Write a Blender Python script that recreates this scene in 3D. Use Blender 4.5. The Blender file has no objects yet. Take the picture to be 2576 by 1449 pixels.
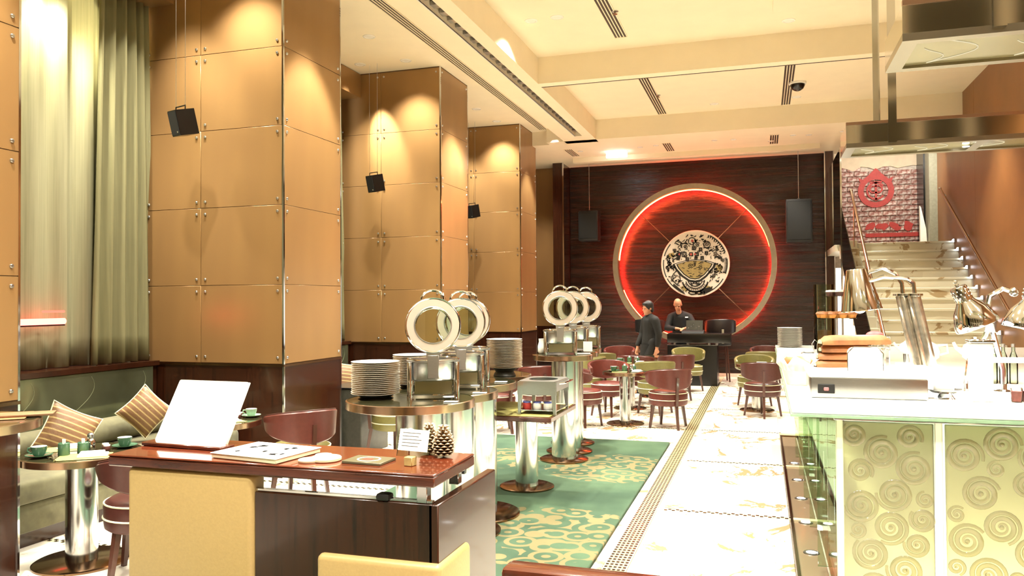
import bpy, bmesh, math, random
from math import sin, cos, pi, radians as R
from mathutils import Vector, Matrix
random.seed(7)
S = bpy.context.scene
COL = S.collection
# ------------------------------------------------------------------ camera
cam_d = bpy.data.cameras.new('camera'); cam = bpy.data.objects.new('camera', cam_d); COL.objects.link(cam)
cam_d.sensor_width = 36.0; cam_d.lens = 2003.0 / 2576 * 36.0; cam_d.clip_start = .05; cam_d.clip_end = 200
YAW, PITCH, ROLL = R(-17.48), R(.933), R(.387)
_f = Vector((sin(YAW)*cos(PITCH), cos(YAW)*cos(PITCH), sin(PITCH))); _r = Vector((cos(YAW), -sin(YAW), 0)); _u = _r.cross(_f)
_r2 = _r*cos(ROLL) - _u*sin(ROLL); _u2 = _u*cos(ROLL) + _r*sin(ROLL)
cam.matrix_world = Matrix(((_r2.x, _u2.x, -_f.x, 0), (_r2.y, _u2.y, -_f.y, 0), (_r2.z, _u2.z, -_f.z, 1.65), (0, 0, 0, 1)))
S.camera = cam
# ------------------------------------------------------------------ world, exposure
W = bpy.data.worlds.new('world'); S.world = W; W.use_nodes = True
W.node_tree.nodes['Background'].inputs[0].default_value = (1, .93, .80, 1)
W.node_tree.nodes['Background'].inputs[1].default_value = 1.1
S.view_settings.view_transform = 'Standard'; S.view_settings.look = 'None'
S.view_settings.exposure = 0.8; S.view_settings.gamma = 1.0; S.view_settings.use_curve_mapping = False
S.cycles.use_denoising = True
S.cycles.max_bounces = 7; S.cycles.diffuse_bounces = 4; S.cycles.glossy_bounces = 4; S.cycles.transmission_bounces = 5; S.cycles.transparent_max_bounces = 12
S.cycles.caustics_reflective = False; S.cycles.caustics_refractive = False; S.cycles.sample_clamp_indirect = 6
WARM = (1, .955, .82)
def spot(x, y, z, p, size=110, blend=.6, rad=.05, col=WARM, tgt=None):
    d = bpy.data.lights.new('seen_or_added_spot', 'SPOT'); d.energy = p; d.color = col; d.spot_size = R(size); d.spot_blend = blend; d.shadow_soft_size = rad
    o = bpy.data.objects.new('seen_or_added_spot', d); COL.objects.link(o); o.location = (x, y, z)
    if tgt: o.rotation_euler = (Vector(tgt) - Vector((x, y, z))).to_track_quat('-Z', 'Y').to_euler()
    return o
def area(x, y, z, sx, sy, p, col=WARM, rot=(0, 0, 0)):
    d = bpy.data.lights.new('area_lamp', 'AREA'); d.shape = 'RECTANGLE'; d.size = sx; d.size_y = sy; d.energy = p; d.color = col
    o = bpy.data.objects.new('area_lamp', d); COL.objects.link(o); o.location = (x, y, z); o.rotation_euler = rot
    return o
def point(x, y, z, p, rad=.05, col=WARM):
    d = bpy.data.lights.new('point_lamp', 'POINT'); d.energy = p; d.color = col; d.shadow_soft_size = rad
    o = bpy.data.objects.new('point_lamp', d); COL.objects.link(o); o.location = (x, y, z)
    return o
# downlights seen in the ceiling, and unseen ones added to them: (x, y, ceiling height, power)
ZT, ZC, ZS = 4.97, 5.07, 4.70      # left tray, coffers, soffit
DL_TRAY = [(-4.66, 8.92), (-4.65, 9.97), (-5.33, 9.93), (-4.68, 12.89), (-4.65, 13.89), (-5.33, 13.8), (-3.77, 10.77), (-3.74, 11.06), (-3.78, 14.66), (-4.66, 5.06), (-4.65, 6.1), (-5.33, 6.07), (-3.77, 6.9), (-4.66, 1.3), (-4.65, 2.3), (-3.77, 3.0)]
DL_COFFER = [(-2.66, 9.3), (-2.33, 9.28), (.34, 10.3), (.58, 14.25), (-.77, 14.28), (-2.4, 6.0), (-2.2, 3.0), (.4, 6.6), (.5, 3.2), (-.8, 4.5), (2.2, 10.3), (2.2, 6.5), (-2.4, 12.8), (-.9, 7.6)]
DL_SOFFIT = [(-3.52, 15.9), (-2.30, 15.87), (-1.98, 15.8), (-.85, 15.67), (-.50, 15.7), (.18, 16.1), (.57, 15.66), (.85, 15.73), (1.42, 15.6)]
for x, y in DL_TRAY: spot(x, y, ZT - .03, 560 if x == -3.77 else 330, size=66 if x > -4 else (100 if x > -4.7 else 75), blend=.4 if x > -4 else 1)
for x, y in DL_COFFER: spot(x, y, ZC - .03, 420, size=90 if y > 10 else 120, blend=.85)
for x, y in DL_SOFFIT: spot(x, y, ZS - .03, 110, size=90, blend=.8)
spot(-4.9, 16.5, 4.66, 200, 100, .8); spot(2.4, 12.6, 5.0, 500, 80, .8); spot(2.5, 15.6, 4.65, 160, 110, .8, .05, (1, .95, .85), (2.4, 18, 3.2)); spot(-5.33, 9.93, 4.9, 420, 34, .8, .03, (1, .95, .8), (-5.15, 10.4, 3.9))  # lamps added for far bay, stairs, brick wall; last doubles a seen downlight
for x, y in ((-2.3, .6), (.3, .4), (2.2, 3.0), (-.8, 1.6), (2.2, .2)): spot(x, y, ZC-.03, 420, 125, .85)  # unseen fill lamps added near the camera for the front faces

# ------------------------------------------------------------------ materials
def lin(h):
    h = h.lstrip('#'); v = [int(h[i:i+2], 16)/255 for i in (0, 2, 4)]
    return tuple(c/12.92 if c <= .04045 else ((c+.055)/1.055)**2.4 for c in v) + (1,)
class M:
    def __init__(s, name):
        s.m = bpy.data.materials.new(name); s.m.use_nodes = True; s.t = s.m.node_tree; s.n = s.t.nodes; s.l = s.t.links
        s.b = s.n['Principled BSDF']
    def node(s, typ, **kw):
        n = s.n.new(typ)
        for k, v in kw.items():
            if k in n.inputs: n.inputs[k].default_value = v
            else: setattr(n, k, v)
        return n
    def link(s, a, b): s.l.new(a, b)
    def coord(s, scale=(1, 1, 1), kind='Object', rot=(0, 0, 0)):
        tc = s.node('ShaderNodeTexCoord'); mp = s.node('ShaderNodeMapping'); mp.inputs['Scale'].default_value = scale; mp.inputs['Rotation'].default_value = rot
        s.link(tc.outputs[kind], mp.inputs['Vector']); return mp.outputs[0]
    def noise(s, vec, scale=5, detail=3, rough=.55, dist=0):
        n = s.node('ShaderNodeTexNoise'); n.inputs['Scale'].default_value = scale; n.inputs['Detail'].default_value = detail; n.inputs['Roughness'].default_value = rough; n.inputs['Distortion'].default_value = dist
        s.link(vec, n.inputs['Vector']); return n.outputs['Fac']
    def ramp(s, fac, *stops):
        r = s.node('ShaderNodeValToRGB'); e = r.color_ramp.elements
        while len(e) < len(stops): e.new(.5)
        for i, (p, c) in enumerate(stops): e[i].position = p; e[i].color = c
        s.link(fac, r.inputs[0]); return r.outputs[0]
    def bump(s, fac, strength=.2, dist=.01):
        b = s.node('ShaderNodeBump'); b.inputs['Strength'].default_value = strength; b.inputs['Distance'].default_value = dist
        s.link(fac, b.inputs['Height']); s.link(b.outputs[0], s.b.inputs['Normal'])
def plain(name, col, rough=.5, metal=0, var=.12, scale=20, spec=.5, bump=0, emit=None, es=0, stretch=(1, 1, 1), coat=0, sheen=0):
    m = M(name); c = lin(col) if isinstance(col, str) else col
    if var:
        f = m.noise(m.coord(stretch), scale, 3)
        a = tuple(max(0, x*(1-var)) for x in c[:3]) + (1,); b = tuple(min(1, x*(1+var)) for x in c[:3]) + (1,)
        m.link(m.ramp(f, (.3, a), (.7, b)), m.b.inputs['Base Color'])
        if bump: m.bump(f, bump, .004)
    else: m.b.inputs['Base Color'].default_value = c
    m.b.inputs['Roughness'].default_value = rough; m.b.inputs['Metallic'].default_value = metal
    m.b.inputs['Specular IOR Level'].default_value = spec
    if coat: m.b.inputs['Coat Weight'].default_value = coat; m.b.inputs['Coat Roughness'].default_value = .05
    if sheen: m.b.inputs['Sheen Weight'].default_value = sheen
    if emit: m.b.inputs['Emission Color'].default_value = lin(emit) if isinstance(emit, str) else emit; m.b.inputs['Emission Strength'].default_value = es
    return m.m
def wood(name, dark, light, stretch=(30, 30, 1.2), rough=.2, coat=.4, scale=2.0):
    m = M(name); v = m.coord(stretch)
    f = m.noise(v, scale, 5, .65, .4)
    m.link(m.ramp(f, (.28, lin(dark)), (.55, lin(light)), (.75, lin(dark))), m.b.inputs['Base Color'])
    m.b.inputs['Roughness'].default_value = rough; m.b.inputs['Coat Weight'].default_value = coat; m.b.inputs['Coat Roughness'].default_value = .06
    return m.m
def glass(name, tint='#e8f2e6', rough=0.0, fres=1.45, gl=1.0):
    m = M(name); n = m.n; n.remove(m.b); out = n['Material Output']
    tr = m.node('ShaderNodeBsdfTransparent'); tr.inputs[0].default_value = lin(tint)
    g = m.node('ShaderNodeBsdfGlossy'); g.inputs['Color'].default_value = (gl, gl, gl, 1); g.inputs['Roughness'].default_value = rough
    fr = m.node('ShaderNodeFresnel'); fr.inputs[0].default_value = fres
    mx = m.node('ShaderNodeMixShader'); m.link(fr.outputs[0], mx.inputs[0]); m.link(tr.outputs[0], mx.inputs[1]); m.link(g.outputs[0], mx.inputs[2]); m.link(mx.outputs[0], out.inputs[0])
    return m.m
def emitter(name, col, s):
    m = M(name); n = m.n; n.remove(m.b); e = m.node('ShaderNodeEmission'); e.inputs[0].default_value = lin(col) if isinstance(col, str) else col; e.inputs[1].default_value = s
    m.link(e.outputs[0], n['Material Output'].inputs[0]); return m.m
def panel_mat(name, a, b, metal, rough):
    m = M(name); f = m.noise(m.coord((1.6, 1.6, .35)), 1.2, 2); g = m.noise(m.coord((1, 1, 1)), 60, 2)
    m.link(m.ramp(f, (.3, lin(a)), (.7, lin(b))), m.b.inputs['Base Color'])
    m.b.inputs['Roughness'].default_value = rough; m.b.inputs['Metallic'].default_value = metal; m.bump(g, .05, .002)
    return m.m
MT = {}
MT['panel'] = panel_mat('bronze_panel', '#94714a', '#a37e50', .35, .28)
MT['wood'] = wood('macassar_wood', '#150906', '#371a0d', (30, 30, .9), .22, .22, 1.6)
MT['wood_h'] = wood('desk_top_wood', '#3c160c', '#692f1b', (2.2, 42, 42), .16, .6, 1.5)
MT['wood_edge'] = wood('dark_edge_wood', '#2a120c', '#57291a', (2.5, 30, 30), .2, .5, 1.5)
MT['leg'] = plain('leg_wood', '#4a2a20', .3, coat=.3)
MT['chrome'] = plain('polished_steel', '#dde1e6', .07, 1, 0)
MT['chrome2'] = plain('warm_mirror_steel', '#d8d8d4', .08, 1, 0)
def aniso(name, col, rough, an):
    m = M(name); m.b.inputs['Base Color'].default_value = lin(col); m.b.inputs['Metallic'].default_value = 1; m.b.inputs['Roughness'].default_value = rough; m.b.inputs['Anisotropic'].default_value = an
    t = m.node('ShaderNodeTangent'); t.direction_type = 'RADIAL'; t.axis = 'Z'; m.link(t.outputs[0], m.b.inputs['Tangent']); return m.m
MT['column'] = aniso('polished_column', '#d3d4d4', .16, .75)
MT['darksteel'] = plain('dark_canopy_steel', '#9a917c', .25, 1, .05)
MT['steel'] = plain('brushed_steel', '#bfc0c0', .28, 1, .06, 30, stretch=(1, 1, 20))
MT['brass'] = plain('bronze_rim', '#b8967c', .22, 1, .05, 10)
MT['bronze_base'] = plain('bronze_base', '#8c6f55', .16, 1, .05, 10)
MT['cream'] = plain('yellow_leather', '#b39763', .42, 0, .04, 120, bump=.1)
MT['maroon'] = plain('maroon_leather', '#5b2b24', .33, 0, .10, 30)
MT['maroon_d'] = plain('brown_leather', '#4a2722', .33, 0, .10, 30)
MT['green'] = plain('olive_leather', '#716b3d', .38, 0, .08, 30)
MT['piping'] = plain('cream_piping', '#e7dfc0', .5, 0, 0)
MT['velvet'] = plain('olive_velvet', '#646042', .75, 0, .18, 14, sheen=.3)
MT['ceil'] = plain('ceiling_paint', '#efe0c2', .85, 0, .02, 3)
MT['dark'] = plain('dark_gap', '#2a211a', .8, 0, .1, 20)
MT['slotdark'] = plain('slot_shadow', '#3a2a1c', .6, 0, .1, 20)
MT['black'] = plain('black_lacquer', '#0c0b0a', .25, 0, .1, 20)
MT['blackm'] = plain('matte_black', '#0c0b0a', .55, 0, .15, 40)
MT['charcoal'] = plain('charcoal_stone', '#3b3a33', .35, 0, .2, 25)
MT['white'] = plain('white_ceramic', '#f4f0e6', .15, 0, .02, 10)
MT['paper'] = plain('white_paper', '#fbfaf5', .5, 0, .01, 10)
MT['cup'] = plain('green_glaze', '#4b6c54', .15, 0, .08, 12)
MT['cupp'] = plain('pale_green_glaze', '#94b096', .15, 0, .05, 12)
MT['linen'] = plain('white_linen', '#f5f1e4', .8, 0, .04, 30, bump=.2)
MT['mat'] = plain('olive_placemat', '#a9a15c', .6, 0, .1, 200, bump=.2)
MT['tabletop'] = plain('dark_polished_top', '#33301f', .08, 0, .15, 12, coat=.5)
MT['bread'] = plain('bread_crust', '#9a6238', .6, 0, .3, 12, bump=.3)
MT['breadin'] = plain('bread_crumb', '#ead3a4', .8, 0, .12, 60, bump=.3)
MT['muffin'] = plain('muffin', '#c8823c', .7, 0, .25, 25, bump=.3)
MT['choc'] = plain('chocolate_cake', '#4a2a22', .6, 0, .2, 25)
MT['pink'] = plain('pink_fruit', '#c9676a', .5, 0, .2, 25)
MT['skin'] = plain('skin', '#c98f6e', .5, 0, .06, 15)
MT['cloth'] = plain('black_cloth', '#100f0e', .8, 0, .2, 40)
MT['cloth2'] = plain('charcoal_cloth', '#161512', .8, 0, .2, 40)
MT['hair'] = plain('black_hair', '#0f0d0c', .5, 0, .2, 60)
MT['marble'] = None
def marble(name, base, vein, scale=1.3, rough=.1, amt=.03):
    m = M(name); v = m.coord((1, 1, 1), 'Object')
    n1 = m.node('ShaderNodeTexNoise'); n1.inputs['Scale'].default_value = scale; n1.inputs['Detail'].default_value = 7; n1.inputs['Roughness'].default_value = .62; n1.inputs['Distortion'].default_value = .8
    oi = m.node('ShaderNodeObjectInfo'); ad = m.node('ShaderNodeVectorMath', operation='ADD'); sc = m.node('ShaderNodeVectorMath', operation='SCALE'); sc.inputs['Scale'].default_value = 37.0
    cb = m.node('ShaderNodeCombineXYZ'); m.link(oi.outputs['Random'], cb.inputs[0]); m.link(oi.outputs['Random'], cb.inputs[1]); m.link(cb.outputs[0], sc.inputs[0])
    m.link(v, ad.inputs[0]); m.link(sc.outputs[0], ad.inputs[1]); m.link(ad.outputs[0], n1.inputs['Vector'])
    sub = m.node('ShaderNodeMath', operation='SUBTRACT'); sub.inputs[1].default_value = .5; m.link(n1.outputs['Fac'], sub.inputs[0])
    ab = m.node('ShaderNodeMath', operation='ABSOLUTE'); m.link(sub.outputs[0], ab.inputs[0])
    n2 = m.node('ShaderNodeTexNoise'); n2.inputs['Scale'].default_value = 2.2; m.link(ad.outputs[0], n2.inputs['Vector'])
    mu = m.node('ShaderNodeMath', operation='MULTIPLY_ADD'); mu.inputs[1].default_value = -.16; mu.inputs[2].default_value = .078; m.link(n2.outputs['Fac'], mu.inputs[0])
    ss = m.node('ShaderNodeMath', operation='SUBTRACT'); m.link(ab.outputs[0], ss.inputs[0]); m.link(mu.outputs[0], ss.inputs[1])
    col = m.ramp(ss.outputs[0], (0.0, lin(vein)), (amt*.25, lin(vein)), (amt, lin(base)))
    m.link(col, m.b.inputs['Base Color']); m.b.inputs['Roughness'].default_value = rough
    return m.m
MT['marble'] = marble('cream_marble', '#f3ecdd', '#b59672', .9, .12, .008)
MT['marble2'] = marble('stair_marble', '#cfc8b2', '#a08a68', .7, .3, .006)
MT['lamp'] = emitter('lamp_glow', '#fff4de', 14)
MT['lampw'] = emitter('lamp_white', '#ffffff', 9)
MT['glass'] = glass('clear_glass', '#eef5ec')
MT['gglass'] = glass('green_glass', '#eaf4e8')
MT['sheet'] = glass('window_glass', '#dfe4cf')
# back wall: fine horizontal strips of polished dark red timber
def strip_mat():
    m = M('polished_strip_timber'); v = m.coord((.35, .35, 9)); f = m.noise(v, 2.0, 5, .7)
    v2 = m.coord((.6, .6, 60)); g = m.noise(v2, 3.0, 2)
    col = m.ramp(f, (.25, lin('#130d09')), (.5, lin('#281711')), (.62, lin('#3a2018')), (.75, lin('#19100b')))
    m.link(col, m.b.inputs['Base Color']); m.b.inputs['Roughness'].default_value = .17; m.bump(g, .25, .01)
    return m.m
MT['strip'] = strip_mat()
def carpet_mat():
    m = M('green_carpet'); v = m.coord((1, 1, 1), 'Object')
    big = m.noise(v, 1.1, 3); base = m.ramp(big, (.35, lin('#324a37')), (.65, lin('#50694f')))
    dm = None
    for cx, cy, rr in CARPET_SPOTS:
        d = m.node('ShaderNodeVectorMath', operation='DISTANCE'); m.link(v, d.inputs[0]); d.inputs[1].default_value = (cx, cy, .0)
        q = m.node('ShaderNodeMath', operation='DIVIDE'); m.link(d.outputs['Value'], q.inputs[0]); q.inputs[1].default_value = rr
        if dm is None: dm = q.outputs[0]
        else:
            k = m.node('ShaderNodeMath', operation='MINIMUM'); m.link(dm, k.inputs[0]); m.link(q.outputs[0], k.inputs[1]); dm = k.outputs[0]
    wob = m.noise(v, 6, 2); wa = m.node('ShaderNodeMath', operation='MULTIPLY_ADD'); wa.inputs[1].default_value = .35; wa.inputs[2].default_value = -.175; m.link(wob, wa.inputs[0])
    dd = m.node('ShaderNodeMath', operation='ADD'); m.link(dm, dd.inputs[0]); m.link(wa.outputs[0], dd.inputs[1])
    mask = m.ramp(dd.outputs[0], (.97, (1, 1, 1, 1)), (1.0, (0, 0, 0, 1)))
    vo = m.node('ShaderNodeTexVoronoi'); vo.inputs['Scale'].default_value = 5.2; m.link(v, vo.inputs['Vector'])
    mm = m.node('ShaderNodeMath', operation='MULTIPLY'); mm.inputs[1].default_value = 15; m.link(vo.outputs['Distance'], mm.inputs[0])
    sn = m.node('ShaderNodeMath', operation='SINE'); m.link(mm.outputs[0], sn.inputs[0])
    swirl = m.ramp(sn.outputs[0], (.05, (0, 0, 0, 1)), (.25, (1, 1, 1, 1)))
    mk = m.node('ShaderNodeMath', operation='MULTIPLY'); mask = m.ramp(mask, (0, (0, 0, 0, 1)), (1, (.7, .7, .7, 1))); m.link(mask, mk.inputs[0]); m.link(swirl, mk.inputs[1])
    mx = m.node('ShaderNodeMix', data_type='RGBA'); m.link(mk.outputs[0], mx.inputs['Factor']); m.link(base, mx.inputs[6]); mx.inputs[7].default_value = lin('#8c7a52')
    m.link(mx.outputs[2], m.b.inputs['Base Color']); m.b.inputs['Roughness'].default_value = .95
    m.bump(m.noise(v, 220, 2), .4, .01)
    return m.m
CARPET_SPOTS = [(-1.55, 5.45, .72), (-1.45, 7.75, .66), (-2.8, 7.9, .6), (-2.7, 5.6, .6)]
MT['carpet'] = carpet_mat()
def curtain_mat(name, col, trans):
    m = M(name); n = m.n; n.remove(m.b); v = m.coord((1, 40, .6)); f = m.noise(v, 2, 3)
    c = m.ramp(f, (.3, tuple(x*.8 for x in lin(col)[:3]) + (1,)), (.7, lin(col)))
    d = m.node('ShaderNodeBsdfDiffuse'); t = m.node('ShaderNodeBsdfTranslucent'); g = m.node('ShaderNodeBsdfGlossy'); g.inputs['Roughness'].default_value = .4; g.inputs['Color'].default_value = (.25, .25, .2, 1)
    for s in (d, t): m.link(c, s.inputs['Color'])
    x = m.node('ShaderNodeMixShader'); x.inputs[0].default_value = trans; m.link(d.outputs[0], x.inputs[1]); m.link(t.outputs[0], x.inputs[2])
    y = m.node('ShaderNodeMixShader'); y.inputs[0].default_value = .15; m.link(x.outputs[0], y.inputs[1]); m.link(g.outputs[0], y.inputs[2])
    m.link(y.outputs[0], n['Material Output'].inputs[0]); return m.m
MT['sheer'] = curtain_mat('sheer_curtain', '#bfba98', .4)
MT['drape'] = curtain_mat('satin_drape', '#8a8563', .06)
def stripe_mat():
    m = M('striped_cushion'); v = m.coord((1, 1, 1)); w = m.node('ShaderNodeTexWave', bands_direction='Z'); w.inputs['Scale'].default_value = 7.5; w.inputs['Distortion'].default_value = .6; m.link(v, w.inputs[0])
    m.link(m.ramp(w.outputs['Fac'], (.45, lin('#745438')), (.86, lin('#84643f')), (.95, lin('#b09a68'))), m.b.inputs['Base Color'])
    m.b.inputs['Roughness'].default_value = .55; m.bump(m.noise(v, 25, 3), .4, .01); return m.m
MT['stripe'] = stripe_mat()
def brick_mat():
    m = M('old_brick'); v = m.coord((1, 1, 1)); oi = m.node('ShaderNodeObjectInfo')
    f = m.noise(v, 14, 4); a = m.ramp(f, (.36, lin('#7c4436')), (.5, lin('#a5776a')), (.6, lin('#cdbfb4')))
    b = m.ramp(oi.outputs['Random'], (0, (.75, .7, .7, 1)), (1, (1.15, 1.1, 1.1, 1)))
    mx = m.node('ShaderNodeMix', data_type='RGBA', blend_type='MULTIPLY'); mx.inputs['Factor'].default_value = 1; m.link(a, mx.inputs[6]); m.link(b, mx.inputs[7])
    m.link(mx.outputs[2], m.b.inputs['Base Color']); m.b.inputs['Roughness'].default_value = .6; m.bump(f, .5, .02); return m.m
MT['brick'] = brick_mat()
MT['mortar'] = plain('old_mortar', '#c9bcae', .9, 0, .2, 20, bump=.4)
MT['plaster'] = plain('worn_plaster', '#d8c4a8', .8, 0, .12, 4)
MT['red'] = plain('red_paint', '#b0342c', .6, 0, .15, 20)
MT['rwall'] = plain('copper_wall_panel', '#8a5b30', .4, .25, .10, 2)

# ------------------------------------------------------------------ mesh helpers
class MB:
    def __init__(s): s.v = []; s.f = []; s.sm = []
    def add(s, vs, fs, smooth=False, mat=None):
        o = len(s.v)
        s.v += [tuple((mat @ Vector(p)) if mat else p) for p in vs]
        s.f += [tuple(i+o for i in f) for f in fs]; s.sm += [smooth]*len(fs); return s
    def box(s, x0, x1, y0, y1, z0, z1, mat=None):
        v = [(x0,y0,z0),(x1,y0,z0),(x1,y1,z0),(x0,y1,z0),(x0,y0,z1),(x1,y0,z1),(x1,y1,z1),(x0,y1,z1)]
        return s.add(v, [(0,3,2,1),(4,5,6,7),(0,1,5,4),(1,2,6,5),(2,3,7,6),(3,0,4,7)], False, mat)
    def rbox(s, x0, x1, y0, y1, z0, z1, r=.01, seg=2, mat=None):
        bm = bmesh.new(); bmesh.ops.create_cube(bm, size=1)
        for q in bm.verts: q.co = Vector((x0+(q.co.x+.5)*(x1-x0), y0+(q.co.y+.5)*(y1-y0), z0+(q.co.z+.5)*(z1-z0)))
        bmesh.ops.bevel(bm, geom=bm.edges[:], offset=r, segments=seg, affect='EDGES', profile=.5)
        bm.verts.ensure_lookup_table(); bm.verts.index_update()
        s.add([tuple(q.co) for q in bm.verts], [tuple(q.index for q in f.verts) for f in bm.faces], True, mat); bm.free(); return s
    def lathe(s, prof, n=24, mat=None, smooth=True, a0=0, a1=2*pi, cap=True):
        full = abs(a1-a0-2*pi) < 1e-6; k = n if full else n+1
        vs = [(r*cos(a0+(a1-a0)*j/n), r*sin(a0+(a1-a0)*j/n), z) for r, z in prof for j in range(k)]
        fs = []
        for i in range(len(prof)-1):
            for j in range(n):
                jn = (j+1) % k if full else j+1
                fs.append((i*k+j, i*k+jn, (i+1)*k+jn, (i+1)*k+j))
        s.add(vs, fs, smooth, mat)
        if full and cap:
            if prof[0][0] > 1e-5: s.add(vs[:k], [tuple(range(k-1, -1, -1))], False, mat)
            if prof[-1][0] > 1e-5: s.add(vs[-k:], [tuple(range(k))], False, mat)
        return s
    def cyl(s, x, y, z0, z1, r, n=20, r2=None, mat=None):
        m = Matrix.Translation((x, y, 0)); return s.lathe([(r, z0), (r if r2 is None else r2, z1)], n, (mat @ m) if mat else m)
    def rod(s, a, b, r, n=8, r2=None):
        a, b = Vector(a), Vector(b); d = b-a; q = d.to_track_quat('Z', 'Y').to_matrix().to_4x4()
        return s.lathe([(r, 0), (r if r2 is None else r2, d.length)], n, Matrix.Translation(a) @ q)
    def bar(s, a, b, w, h, up=(0, 0, 1)):
        a, b = Vector(a), Vector(b); d = (b-a); L = d.length; d.normalize(); x = d.cross(Vector(up)).normalized(); u = x.cross(d)
        m = Matrix((( *x, ), ( *d, ), ( *u, ))).transposed().to_4x4(); m.translation = a
        return s.box(-w/2, w/2, 0, L, -h/2, h/2, m)
    def tube(s, pts, r, n=8, closed=False, radii=None):
        pts = [Vector(p) for p in pts]; N = len(pts); vs = []; fs = []; prev = None
        for i, p in enumerate(pts):
            if closed: t = pts[(i+1) % N]-pts[i-1]
            else: t = pts[min(i+1, N-1)]-pts[max(i-1, 0)]
            t.normalize()
            if prev is None: u = t.orthogonal().normalized()
            else: u = (prev - t*prev.dot(t)).normalized()
            prev = u; w = t.cross(u); rr = radii[i] if radii else r
            vs += [tuple(p + (u*cos(2*pi*j/n)+w*sin(2*pi*j/n))*rr) for j in range(n)]
        m = N if closed else N-1
        for i in range(m):
            a, b = i*n, ((i+1) % N)*n
            for j in range(n): fs.append((a+j, a+(j+1) % n, b+(j+1) % n, b+j))
        s.add(vs, fs, True)
        if not closed: s.add(vs[:n], [tuple(range(n-1, -1, -1))]); s.add(vs[-n:], [tuple(range(n))])
        return s
    def prism(s, pts, z0, z1, mat=None, smooth=False):
        n = len(pts); vs = [(x, y, z0) for x, y in pts]+[(x, y, z1) for x, y in pts]
        fs = [tuple(range(n-1, -1, -1)), tuple(range(n, 2*n))]+[(i, (i+1) % n, n+(i+1) % n, n+i) for i in range(n)]
        return s.add(vs, fs, smooth, mat)
    def ball(s, c, r, n=14, sc=(1, 1, 1), mat=None):
        k = n//2; prof = [(max(1e-6, r*sin(pi*i/k)), -r*cos(pi*i/k)) for i in range(k+1)]
        m = Matrix.Translation(c) @ Matrix.Diagonal((*sc, 1)); return s.lathe(prof, n, (mat @ m) if mat else m, cap=False)
    def torus(s, c, R_, r, n=32, k=8, mat=None):
        pts = [(R_*cos(2*pi*i/n), R_*sin(2*pi*i/n), 0) for i in range(n)]; t = MB().tube(pts, r, k, True)
        m = Matrix.Translation(c); return s.add(t.v, t.f, True, (mat @ m) if mat else m)
    def xf(s, m):
        s.v = [tuple(m @ Vector(p)) for p in s.v]; return s
    def mesh(s, name):
        me = bpy.data.meshes.new(name); me.from_pydata(s.v, [], s.f); me.polygons.foreach_set('use_smooth', s.sm); me.update()
        bm = bmesh.new(); bm.from_mesh(me); bmesh.ops.recalc_face_normals(bm, faces=bm.faces[:]); bm.to_mesh(me); bm.free()
        if any(s.sm) : me.set_sharp_from_angle(angle=R(40))
        return me
def obj(name, mb, mat, parent=None, loc=(0, 0, 0), rot=(0, 0, 0)):
    me = mb.mesh(name) if isinstance(mb, MB) else mb
    if isinstance(mat, str): mat = MT[mat]
    if not me.materials: me.materials.append(mat)
    o = bpy.data.objects.new(name, me); COL.objects.link(o); o.location = loc; o.rotation_euler = rot
    if parent: o.parent = parent
    return o
def tag(o, label=None, cat=None, group=None, kind=None):
    if label: o['label'] = label
    if cat: o['category'] = cat
    if group: o['group'] = group
    if kind: o['kind'] = kind
    return o
def thing(name, label, cat, loc=(0, 0, 0), rz=0, group=None):
    o = bpy.data.objects.new(name, None); COL.objects.link(o); o.location = loc; o.rotation_euler = (0, 0, rz); o.empty_display_size = .1
    return tag(o, label, cat, group)
def struct(name, loc=(0, 0, 0)):
    o = bpy.data.objects.new(name, None); COL.objects.link(o); o.location = loc; o['kind'] = 'structure'; return o
def sobj(name, mb, mat, loc=(0, 0, 0)):
    o = obj(name, mb, mat, None, loc); o['kind'] = 'structure'; return o
def dup(root, loc, rz=None, label=None, group=None):
    def cp(o, par):
        c = o.copy(); COL.objects.link(c)
        if par: c.parent = par
        for k in KIDS.get(o.name, ()): cp(k, c)
        return c
    KIDS = {}
    def walk(o):
        KIDS[o.name] = list(o.children)
        for k in o.children: walk(k)
    walk(root)
    r = cp(root, None); r.location = loc
    if rz is not None: r.rotation_euler = (0, 0, rz)
    if label: r['label'] = label
    if group: r['group'] = group
    return r
def recolor(root, frm, to):
    for o in [root] + list(root.children_recursive):
        if o.type == 'MESH' and o.data.materials and o.data.materials[0] == MT[frm]:
            o.data = o.data.copy(); o.data.materials[0] = MT[to]
ORD = ['top', 'second from the top', 'third from the top', 'fourth from the top', 'fifth from the top', 'sixth from the top', 'seventh from the top', 'eighth from the top', 'ninth from the top', 'tenth from the top', 'eleventh from the top', 'twelfth from the top', 'thirteenth from the top', 'fourteenth from the top', 'fifteenth from the top', 'sixteenth from the top', 'seventeenth from the top', 'eighteenth from the top', 'nineteenth from the top', 'twentieth from the top']

# ================================================================== SETTING
XC, XL, XR, YB = -4.3, -5.9, 3.2, 17.8
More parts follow.
